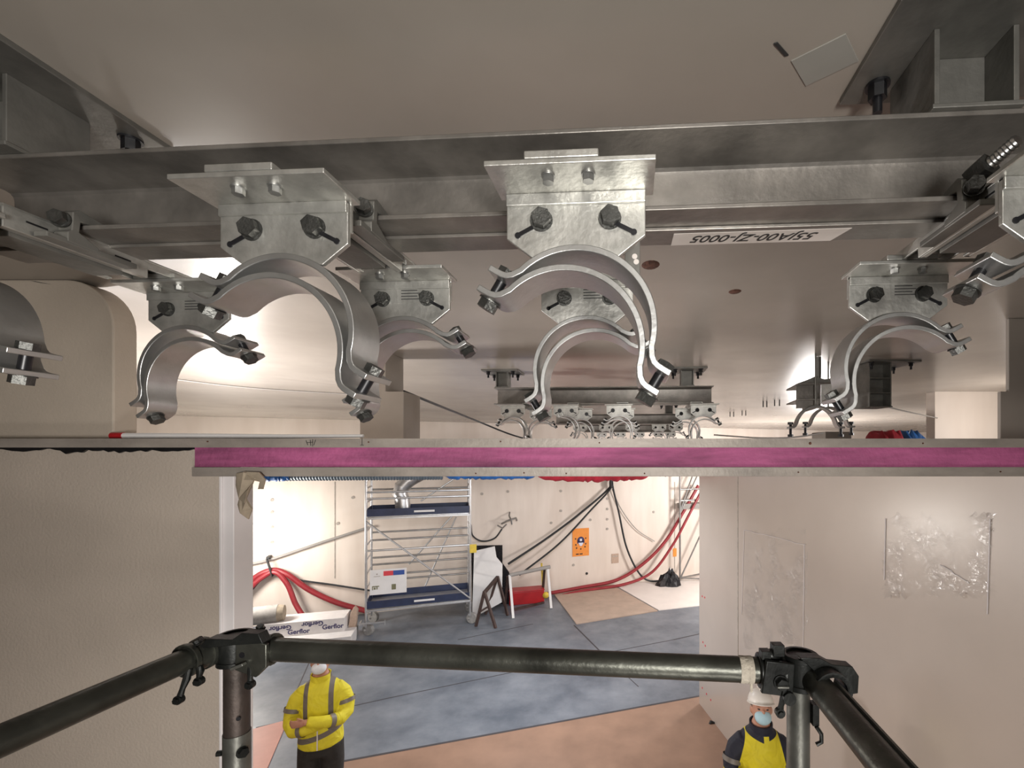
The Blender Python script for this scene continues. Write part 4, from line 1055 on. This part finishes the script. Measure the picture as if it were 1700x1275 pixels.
# ---------------------------------------------------------------- things on the floor
# leaning white sheet and black panel
bp_ = G(806, 1008)
t = thing('leaning_board', 'black board leaning on the far wall behind the white sheet', 'panel', (0,0,0))
def leanpanel(pts, Y0, Y1, m, t, nm, th=0.02):
    """pixel outline; depth goes from Y0 at the bottom to Y1 at the top"""
    ys = [p[1] for p in pts]; lo, hi = max(ys), min(ys)
    f = [P(x, y, Y0 + (Y1 - Y0)*(lo - y)/(lo - hi)) for x, y in pts]; b = [p + Vector((0, th, 0)) for p in f]
    mb = MB(); mb.quadstrip([f, b]); return mb.build(nm, m, t, smooth=False)
def gy(py): return H*F/(py - 750)
leanpanel([(782, 906), (834, 905), (834, 935), (845, 950), (845, 1003), (784, 1003)], gy(1003), gy(1003) + 0.13, M['bag'], t, 'panel')
t = thing('white_sheet', 'tall white sheet leaning upright beside the tower, its corner cut off', 'sheet', (0,0,0))
leanpanel([(784, 1022), (787, 915), (821, 907), (824, 925), (834, 937), (833, 1000), (800, 1018)], gy(1022), gy(1022) + 0.45, M['white'], t, 'sheet')
# brown A-trestle
t = thing('steel_trestle', 'dark brown folding A-frame trestle in front of the white sheet', 'trestle', G(818, 1036))
for a_, b_ in (((790, 1040), (804, 982)), ((823, 1043), (804, 982)), ((806, 1020), (826, 957)), ((843, 1022), (826, 957))):
    Yb = gy(a_[1]); Yt = Yb + 0.12
    MB().bar(P(*a_, Yb) + Vector((0,0,0.0)), P(*b_, Yt if a_[1] > 1030 else Yt), 0.05, 0.05).build('leg', M['brownsteel'], t, world=True)
MB().bar(P(804, 984, gy(1041)+.12), P(826, 958, gy(1021)+.12), 0.06, 0.06).build('top_bar', M['brownsteel'], t, world=True)
MB().bar(P(796, 1016, gy(1040)), P(812, 1006, gy(1021)), 0.03, 0.03).build('stretcher', M['brownsteel'], t, world=True)
# white and yellow sawhorse
t = thing('sawhorse', 'sawhorse with white legs and steel top bar beside the red box', 'sawhorse', G(852, 1026))
for a_, b_ in (((852, 1027), (846, 955)), ((838, 1006), (843, 957)), ((915, 1010), (909, 942)), ((900, 994), (904, 944))):
    Yb = gy(a_[1]); MB().bar(P(*a_, Yb), P(*b_, gy(1012) if a_[0] < 870 else gy(1000)), 0.055, 0.055).build('leg', M['white'] if a_[0] in (852, 915) else M['brownsteel'], t, world=True)
MB().cyl(P(846, 955, gy(1012)), P(913, 941, gy(1000)), 0.045, n=14).build('top_bar', M['greycable'], t, world=True)
MB().bar(P(850, 1012, gy(1018)), P(903, 1000, gy(1002)), 0.04, 0.04).build('foot_bar', M['brownsteel'], t, world=True)
MB().bar(P(899, 935, gy(996)), P(902, 985, gy(996)), 0.05, 0.04).build('yellow_strut', M['yellow'], t, world=True)
MB().ell(P(906, 988, gy(1000)), 0.08, 0.06, 0.08).build('yellow_knob', M['yellow'], t, world=True)
# red box
t = thing('red_box', 'long red steel box on the floor behind the sawhorse', 'box', G(875, 1003), math.atan(0.30))
MB().box(-0.42, 0.42, 0, 0.35, 0, 0.30).build('body', M['redbox'], t, bevel=0.01, smooth=False)
MB().box(-0.43, 0.43, -0.01, 0.36, 0.30, 0.33).build('lid', M['redbox'], t, bevel=0.01, smooth=False)
# black bag
t = thing('bin_bag', 'crumpled black plastic bag at the foot of the far wall near the right block', 'bag', G(1108, 972))
mb = MB(); bmesh.ops.create_icosphere(mb.bm, subdivisions=3, radius=1.0)
for v in mb.bm.verts:
    c_ = v.co.copy(); k = 1 + 0.22*math.sin(7*c_.x + 3*c_.z)*math.cos(6*c_.y + 2*c_.x) + random.uniform(-.07, .07)
    h_ = max(0.0, c_.z)
    v.co = Vector((c_.x*0.34*k*(1 - 0.62*h_) + 0.10*h_, c_.y*0.22*k*(1 - 0.5*h_), max(0.0, 0.02 + h_*0.42*k) if c_.z > -0.1 else 0.0))
mb.build('bag', M['bag'], t, smooth=False)
# roll and cartons behind the left coupler
t = thing('grey_roll', 'grey roll lying on top of stacked cartons at the left jamb', 'roll', G(440, 1062))
p0 = P(405, 1025, 8.6); p1 = P(462, 1018, 8.8)
MB().cyl(p0, p1, 0.165, n=24).build('roll', M['roll'], t, world=True)
MB().cyl(p1, p1 + (p1 - p0).normalized()*0.10, 0.16, 0.14, n=24).build('loose_end', M['paper'], t, world=True)
def carton(lab, pxa, pya, pxb, pyb, Ya, Yb, hgt, dep, zb, texts, kids=None):
    a_ = P(pxa, pya, Ya); b_ = P(pxb, pyb, Yb); a_.z = zb; b_.z = zb
    dr = (b_ - a_); ln = dr.length; ang = math.atan2(dr.y, dr.x)
    t = thing('printed_carton', lab, 'carton', a_, ang, 'long printed cartons')
    MB().box(0, ln, 0, dep, 0, hgt).build('box', M['box'], t, bevel=0.006, smooth=False)
    for s_, x, z, sz, up in texts:
        text_obj(s_, sz, frame((x*ln, -0.002, z*hgt), (-1 if up else 1, 0, 0), (0, 0, -1 if up else 1)), M['posterblue'], 'lettering', t, ext=0.001, bold=0.003)
    return t
carton('long white printed carton, topmost of the stack left of the tower', 428, 1050, 572, 1040, 8.55, 8.95, 0.26, 0.5, 0.24, [('Gerflor', 0.25, 0.66, 0.12, True), ('Gerflor', 0.46, 0.28, 0.12, False), ('Gerflor', 0.62, 0.76, 0.12, True), ('Gerflor', 0.86, 0.42, 0.12, False)])
carton('long white printed carton under the topmost one, nearest the tower wheel', 444, 1075, 583, 1065, 8.3, 8.7, 0.24, 0.5, 0.0, [('Gerflor', 0.20, 0.6, 0.12, True), ('Gerflor', 0.50, 0.35, 0.12, True), ('Gerflor', 0.88, 0.42, 0.12, False)])
t = thing('concrete_block', 'rough grey-pink block beside the left wheel of the tower', 'block', G(586, 1062), R(15))
MB().box(-0.13, 0.04, 0, 0.25, 0, 0.20).build('lower_block', M['rubber'], t, bevel=0.01, smooth=False)
MB().prism([(-0.10, 0.20), (0.03, 0.20), (0.06, 0.55), (0.0, 0.62), (-0.06, 0.5)], 0.05, 0.2, 'y').build('upper_block', M['tan'], t, bevel=0.01, smooth=False)

# second tower half hidden at the far right edge of the opening
t2 = thing('mobile_scaffold_tower', 'scaffold tower half hidden behind the right block, few tubes showing', 'scaffold tower', G(1126, 960) + Vector((0.0, -0.3, 0)), TA)
for x in (0, 1.8):
    for y in (0, 0.75): MB().cyl((x, y, 0.0), (x, y, 3.4), 0.026, n=10).build('upright', M['alu_dark'], t2)
for z in (2.30, 2.62, 3.1): MB().cyl((0, 0, z), (1.8, 0, z), 0.022, n=10).build('rail', M['alu_dark'], t2)
for a_, b_ in (((0, 0, 1.95), (0.75, 0, 3.35)), ((0.0, 0, 0.05), (1.0, 0, 1.9)), ((0.0, 0.0, 2.0), (0.55, 0.0, 3.35)), ((0, -0.02, 0.1), (1.2, -0.5, 0.05)), ((0, -0.02, 0.1), (1.3, 0.3, 0.1))):
    MB().cyl(a_, b_, 0.022, n=10).build('diagonal_brace', M['alu_dark'], t2)
MB().box(0.1, 1.7, 0, 0.75, 2.05, 2.20).build('platform', M['roll'], t2, smooth=False)

# red and blue bundles on top of the right block
for nm, lab, px0, px1, m in (('red_bundle', 'crumpled red sheet lying on top of the right block', 1446, 1490, M['cloth_red']), ('blue_bundle', 'crumpled blue sheet lying on the right block beside the red one', 1484, 1524, M['blue'])):
    Y = 5.2; p = P((px0 + px1)/2, 750, Y); p.z = H - 0.02
    t = thing(nm, lab, 'plastic sheet', p); hw = (px1 - px0)/2/F*Y
    g = []
    for j in range(9):
        row = []
        for i in range(13):
            u = i/12*2 - 1; v = j/8*2 - 1; e = min(1, 3*(1 - abs(u))) * min(1, 3*(1 - abs(v)))
            row.append(Vector((u*hw, v*0.25, e*(0.19 + 0.08*random.random()) )))
        g.append(row)
    MB().quadstrip(g, close_u=False, caps=False).build('sheet', m, t, angle=180)
t = thing('small_carton', 'small pale box on top of the right block under the wide half clamps', 'box', Vector((P(1392, 750, 4.6).x, 4.6, H - 0.02)))
MB().box(-0.13, 0.13, 0, 0.3, 0, 0.22).build('box', M['pier'], t, bevel=0.005, smooth=False)
# white panel boxes behind upper left: wrapped pipe along the lintel
za_ = H + 0.053 + 0.013
cable('wrapped_pipe', 'pale wrapped pipe lying on the lintel at left, red cap at its end', [Vector((-2.00, 1.925, za_)), Vector((-1.7, 1.93, za_)), Vector((-1.3, 1.935, za_ - 0.002)), Vector((-1.0, 1.94, za_))], [0.013 - 0.00025*k for k in range(25)], M['white'], 'pipe')
o = bpy.data.objects['wrapped_pipe']
MB().cyl((-2.035, 1.925, za_), (-1.985, 1.925, za_), 0.0145, n=14).build('red_cap', M['redbox'], o, world=True)

# ---------------------------------------------------------------- people
def person(lab, loc, rz, top, low, helmet, mask, kind):
    t = thing('person', lab, 'person', loc, rz)
    S = 0.012
    # body: legs, trunk, neck, head, arms, hands as one surface
    mb = MB()
    for s_ in (-1, 1):
        mb.loft([((s_*0.11, -0.06, 0.03), 0.045, 0.13), ((s_*0.11, 0.0, 0.09), 0.045, 0.06), ((s_*0.11, 0.01, 0.30), 0.058, 0.062), ((s_*0.105, 0.0, 0.50), 0.066, 0.07), ((s_*0.10, 0.0, 0.70), 0.085, 0.09), ((s_*0.09, 0.0, 0.90), 0.095, 0.105)])
    mb.loft([((0,0,0.86), 0.17, 0.12), ((0,0,1.05), 0.16, 0.11), ((0,0,1.25), 0.18, 0.12), ((0,0,1.42), 0.185, 0.11), ((0,0,1.48), 0.10, 0.07), ((0,0,1.58), 0.055, 0.06)])
    hm = Matrix.Rotation(R(-18), 3, 'X')                       # face lifted towards the viewer above
    hc = Vector((0, -0.015, 1.66))
    hp_ = lambda *q: hc + hm @ Vector(q)
    mb.ell(hc, 0.075, 0.094, 0.118, 20, 16, mtx=hm); mb.ell(hp_(0, -0.045, -0.055), 0.052, 0.055, 0.055, 14, 10)
    mb.ell(hp_(0, -0.098, -0.012), 0.013, 0.02, 0.024, 8, 6)
    for s_ in (-1, 1):
        mb.ell(hp_(s_*0.076, 0.005, -0.01), 0.012, 0.02, 0.032, 8, 6)
        mb.ell(hp_(s_*0.032, -0.083, 0.022), 0.022, 0.014, 0.008, 8, 6)
        # hands tucked at the crossed arms: palm and curled fingers
    hands = {}
    for s_, wr, dirx in ((-1, Vector((0.075, -0.205, 1.175)), 1), (1, Vector((-0.085, -0.235, 1.215)), -1)):
        mb.ell(wr + Vector((dirx*0.035, 0, 0)), 0.048, 0.018, 0.040, 12, 8)
        for k in range(4):
            b0 = wr + Vector((dirx*0.065, -0.004, 0.028 - 0.019*k)); l_ = (0.036, 0.042, 0.038, 0.030)[k]
            mb.tube([b0, b0 + Vector((dirx*l_, 0.004, 0.0)), b0 + Vector((dirx*(l_ + 0.012), 0.022, 0.0)), b0 + Vector((dirx*(l_ + 0.006), 0.040, 0))], [0.0085, 0.008, 0.0075, 0.006], 8)
        tb = wr + Vector((dirx*0.02, -0.012, 0.035)); mb.tube([tb, tb + Vector((dirx*0.022, -0.006, 0.016)), tb + Vector((dirx*0.042, -0.002, 0.020))], [0.010, 0.009, 0.007], 8)
        mb.tube([wr - Vector((dirx*0.12, 0, 0)), wr], [0.032, 0.026], 12)
    mb.build('body', M['skin'], t, remesh=0.007)
    # trousers
    mb = MB()
    for s_ in (-1, 1):
        mb.loft([((s_*0.11, 0.0, 0.05), 0.070, 0.085), ((s_*0.11, 0.01, 0.30), 0.075, 0.082), ((s_*0.105, 0.0, 0.50), 0.084, 0.09), ((s_*0.10, 0.0, 0.70), 0.100, 0.108), ((s_*0.09, 0.0, 0.90), 0.105, 0.125)])
    mb.loft([((0,0,0.80), 0.185, 0.13), ((0,0,0.95), 0.185, 0.135)])
    mb.build('trousers', low, t, remesh=0.013)
    for s_ in (-1, 1):
        mb = MB(); mb.loft([((s_*0.115, -0.05, 0.0), 0.052, 0.145), ((s_*0.115, -0.05, 0.045), 0.050, 0.14), ((s_*0.115, -0.005, 0.10), 0.052, 0.08)], 18); mb.build('boot', M['boot'], t)
    # jacket: trunk and sleeves
    mb = MB()
    mb.loft([((0, 0.0, 0.885), 0.190, 0.150), ((0, 0, 0.92), 0.196, 0.155), ((0, 0.0, 1.05), 0.186, 0.148), ((0, 0.0, 1.15), 0.184, 0.148), ((0, 0.0, 1.30), 0.192, 0.150), ((0, 0.0, 1.40), 0.188, 0.135), ((0, 0.005, 1.455), 0.150, 0.110), ((0, 0.005, 1.49), 0.100, 0.09), ((0, 0.0, 1.525), 0.080, 0.082)], 28)
    mb.tube([(-0.120, 0.0, 1.400), (-0.188, -0.01, 1.335), (-0.228, -0.03, 1.23), (-0.228, -0.07, 1.14), (-0.19, -0.14, 1.11), (-0.10, -0.19, 1.13), (-0.02, -0.205, 1.15), (0.055, -0.20, 1.17)], [0.078, 0.080, 0.072, 0.070, 0.064, 0.058, 0.052, 0.047], 16)
    mb.tube([(0.120, 0.0, 1.400), (0.188, -0.01, 1.335), (0.228, -0.03, 1.25), (0.228, -0.07, 1.18), (0.19, -0.15, 1.16), (0.10, -0.215, 1.18), (0.02, -0.235, 1.20), (-0.065, -0.23, 1.215)], [0.078, 0.080, 0.072, 0.068, 0.062, 0.056, 0.050, 0.045], 16)
    jk = mb.build('jacket', top, t, remesh=0.011)
    # sleeve bands
    mb = MB(); bandm = M['band']
    for s_, pts in ((-1, [(-0.220, -0.022, 1.27), (-0.228, -0.03, 1.235)]), (1, [(0.220, -0.022, 1.285), (0.228, -0.03, 1.25)])):
        q = MB(); q.tube(pts, 0.0775, 20, caps=False); q.build('sleeve_band', bandm, t)
    q = MB(); q.tube([(-0.135, -0.172, 1.120), (-0.098, -0.190, 1.130)], 0.0625, 18, caps=False); q.build('sleeve_band', bandm, t)
    q = MB(); q.tube([(0.140, -0.186, 1.168), (0.105, -0.210, 1.178)], 0.0610, 18, caps=False); q.build('sleeve_band', bandm, t)
    # face mask
    mb = MB(); mb.ell(hp_(0, -0.060, -0.050), 0.064, 0.062, 0.056, 20, 12, mtx=hm)
    mb.build('face_mask', mask, t)
    # eyes
    for s_ in (-1, 1):
        mb = MB(); mb.ell(hp_(s_*0.031, -0.0845, 0.008), 0.011, 0.008, 0.006, 10, 8); mb.build('eye', M['cable'], t)
    mb = MB(); mb.ell(hp_(0, 0.012, 0.012), 0.079, 0.090, 0.112, 18, 12, mtx=hm); mb.build('hair', M['hair'], t)
    # helmet
    g = []
    for i in range(9):
        a_ = R(90)*i/9; g.append([hp_(0.098*math.cos(a_)*math.cos(2*PI*k/28), 0.122*math.cos(a_)*math.sin(2*PI*k/28) + 0.010, 0.050 + 0.098*math.sin(a_)) for k in range(28)])
    brim = [hp_((0.104)*math.cos(2*PI*k/28), (0.130 + (0.030 if math.sin(2*PI*k/28) < -0.3 else 0))*math.sin(2*PI*k/28) + 0.010, 0.046) for k in range(28)]
    brim2 = [p - Vector((0, 0, 0.006)) for p in brim]
    mb = MB(); mb.quadstrip([brim2, brim] + g)
    h_ = mb.build('helmet', helmet, t); 
    MB().box(-0.012, 0.012, -0.07, 0.09, 0.140, 0.152, mtx=Matrix.Translation(hc) @ hm.to_4x4()).build('helmet_ridge', helmet, h_, bevel=.004)
    # collar and zip
    mb = MB(); mb.pipe((0, 0.0, 1.49), (0, -0.004, 1.548), 0.090, 0.012, 24); mb.build('collar', top if kind == 1 else M['navyfab'], t)
    MB().bar((0, -0.160, 0.90), (0, -0.154, 1.08), 0.010, 0.006).build('zip', M['jamb'] if kind == 1 else M['yellow'], t)
    return t

def hivis_mat(kind):
    m = bpy.data.materials.new('hivis_jacket' if kind == 1 else 'navy_and_yellow_jacket'); N, L = nodes(m)
    b = N['Principled BSDF']; b.inputs['Roughness'].default_value = 0.7
    tc = N.new('ShaderNodeTexCoord'); sp_ = N.new('ShaderNodeSeparateXYZ'); L.new(tc.outputs['Object'], sp_.inputs[0])
    def mth(op, a, bb=None):
        n = N.new('ShaderNodeMath'); n.operation = op
        for i, v in enumerate((a, bb)):
            if v is None: continue
            if isinstance(v, (int, float)): n.inputs[i].default_value = v
            else: L.new(v, n.inputs[i])
        return n.outputs[0]
    def between(v, lo, hi): return mth('MULTIPLY', mth('GREATER_THAN', v, lo), mth('LESS_THAN', v, hi))
    x, y, z = sp_.outputs; ax = mth('ABSOLUTE', x)
    if kind == 1:
        f1 = mth('MULTIPLY', between(ax, 0.085, 0.125), mth('MULTIPLY', mth('GREATER_THAN', z, 1.04), mth('GREATER_THAN', y, -0.172)))
        f2 = between(mth('SUBTRACT', z, mth('MULTIPLY', x, 0.25)), 0.985, 1.035)
        fac = mth('MAXIMUM', f1, f2)
        base, dark = (0.84, 0.76, 0.03, 1), (0.16, 0.14, 0.125, 1)
    else:
        side_ = mth('GREATER_THAN', mth('SUBTRACT', ax, mth('MULTIPLY', mth('SUBTRACT', 1.35, z), 0.25)), 0.155)
        topp = mth('GREATER_THAN', mth('SUBTRACT', z, mth('MULTIPLY', ax, 0.3)), 1.44)
        f1 = mth('MAXIMUM', side_, topp)
        zipc = mth('MULTIPLY', between(x, 0.005, 0.045), mth('LESS_THAN', z, 1.48))
        elbow = mth('MULTIPLY', mth('LESS_THAN', z, 1.20), mth('GREATER_THAN', ax, 0.20))
        f1 = mth('MULTIPLY', f1, mth('SUBTRACT', 1.0, zipc))
        fac = mth('MULTIPLY', f1, mth('SUBTRACT', 1.0, mth('MULTIPLY', elbow, mth('LESS_THAN', x, 0))))
        base, dark = (0.82, 0.70, 0.02, 1), (0.012, 0.013, 0.026, 1)
    n = N.new('ShaderNodeTexNoise'); n.inputs['Scale'].default_value = 10; L.new(tc.outputs['Object'], n.inputs['Vector'])
    hs = N.new('ShaderNodeMixRGB'); hs.inputs[1].default_value = base; hs.inputs[2].default_value = (base[0]*0.72, base[1]*0.68, base[2], 1); L.new(n.outputs['Fac'], hs.inputs[0])
    mx = N.new('ShaderNodeMixRGB'); L.new(fac, mx.inputs[0]); L.new(hs.outputs[0], mx.inputs[1]); mx.inputs[2].default_value = dark
    L.new(mx.outputs[0], b.inputs['Base Color'])
    bp = N.new('ShaderNodeBump'); bp.inputs['Strength'].default_value = 0.8; bp.inputs['Distance'].default_value = 0.03
    n2 = N.new('ShaderNodeTexNoise'); n2.inputs['Scale'].default_value = 8; n2.inputs['Distortion'].default_value = 1.0; L.new(tc.outputs['Object'], n2.inputs['Vector'])
    L.new(n2.outputs['Fac'], bp.inputs['Height']); L.new(bp.outputs[0], b.inputs['Normal'])
    return m
def stand(px, chin_py, s_):
    Y = F / s_; return Vector(((px - CX)/s_, Y, 0))
p1_ = person('person in a yellow high-visibility jacket with grey bands, arms crossed, white face mask', stand(533, 0, 172), R(20), hivis_mat(1), M['trouser'], M['helmet'], M['maskw'], 1)
p1_.scale = (1, 1, 1.012)
p2_ = person('person in a navy and yellow jacket, white helmet and pale blue mask, arms crossed', stand(1263, 0, 208), R(-8), hivis_mat(2), M['trouser'], M['helmet'], M['mask'], 2)
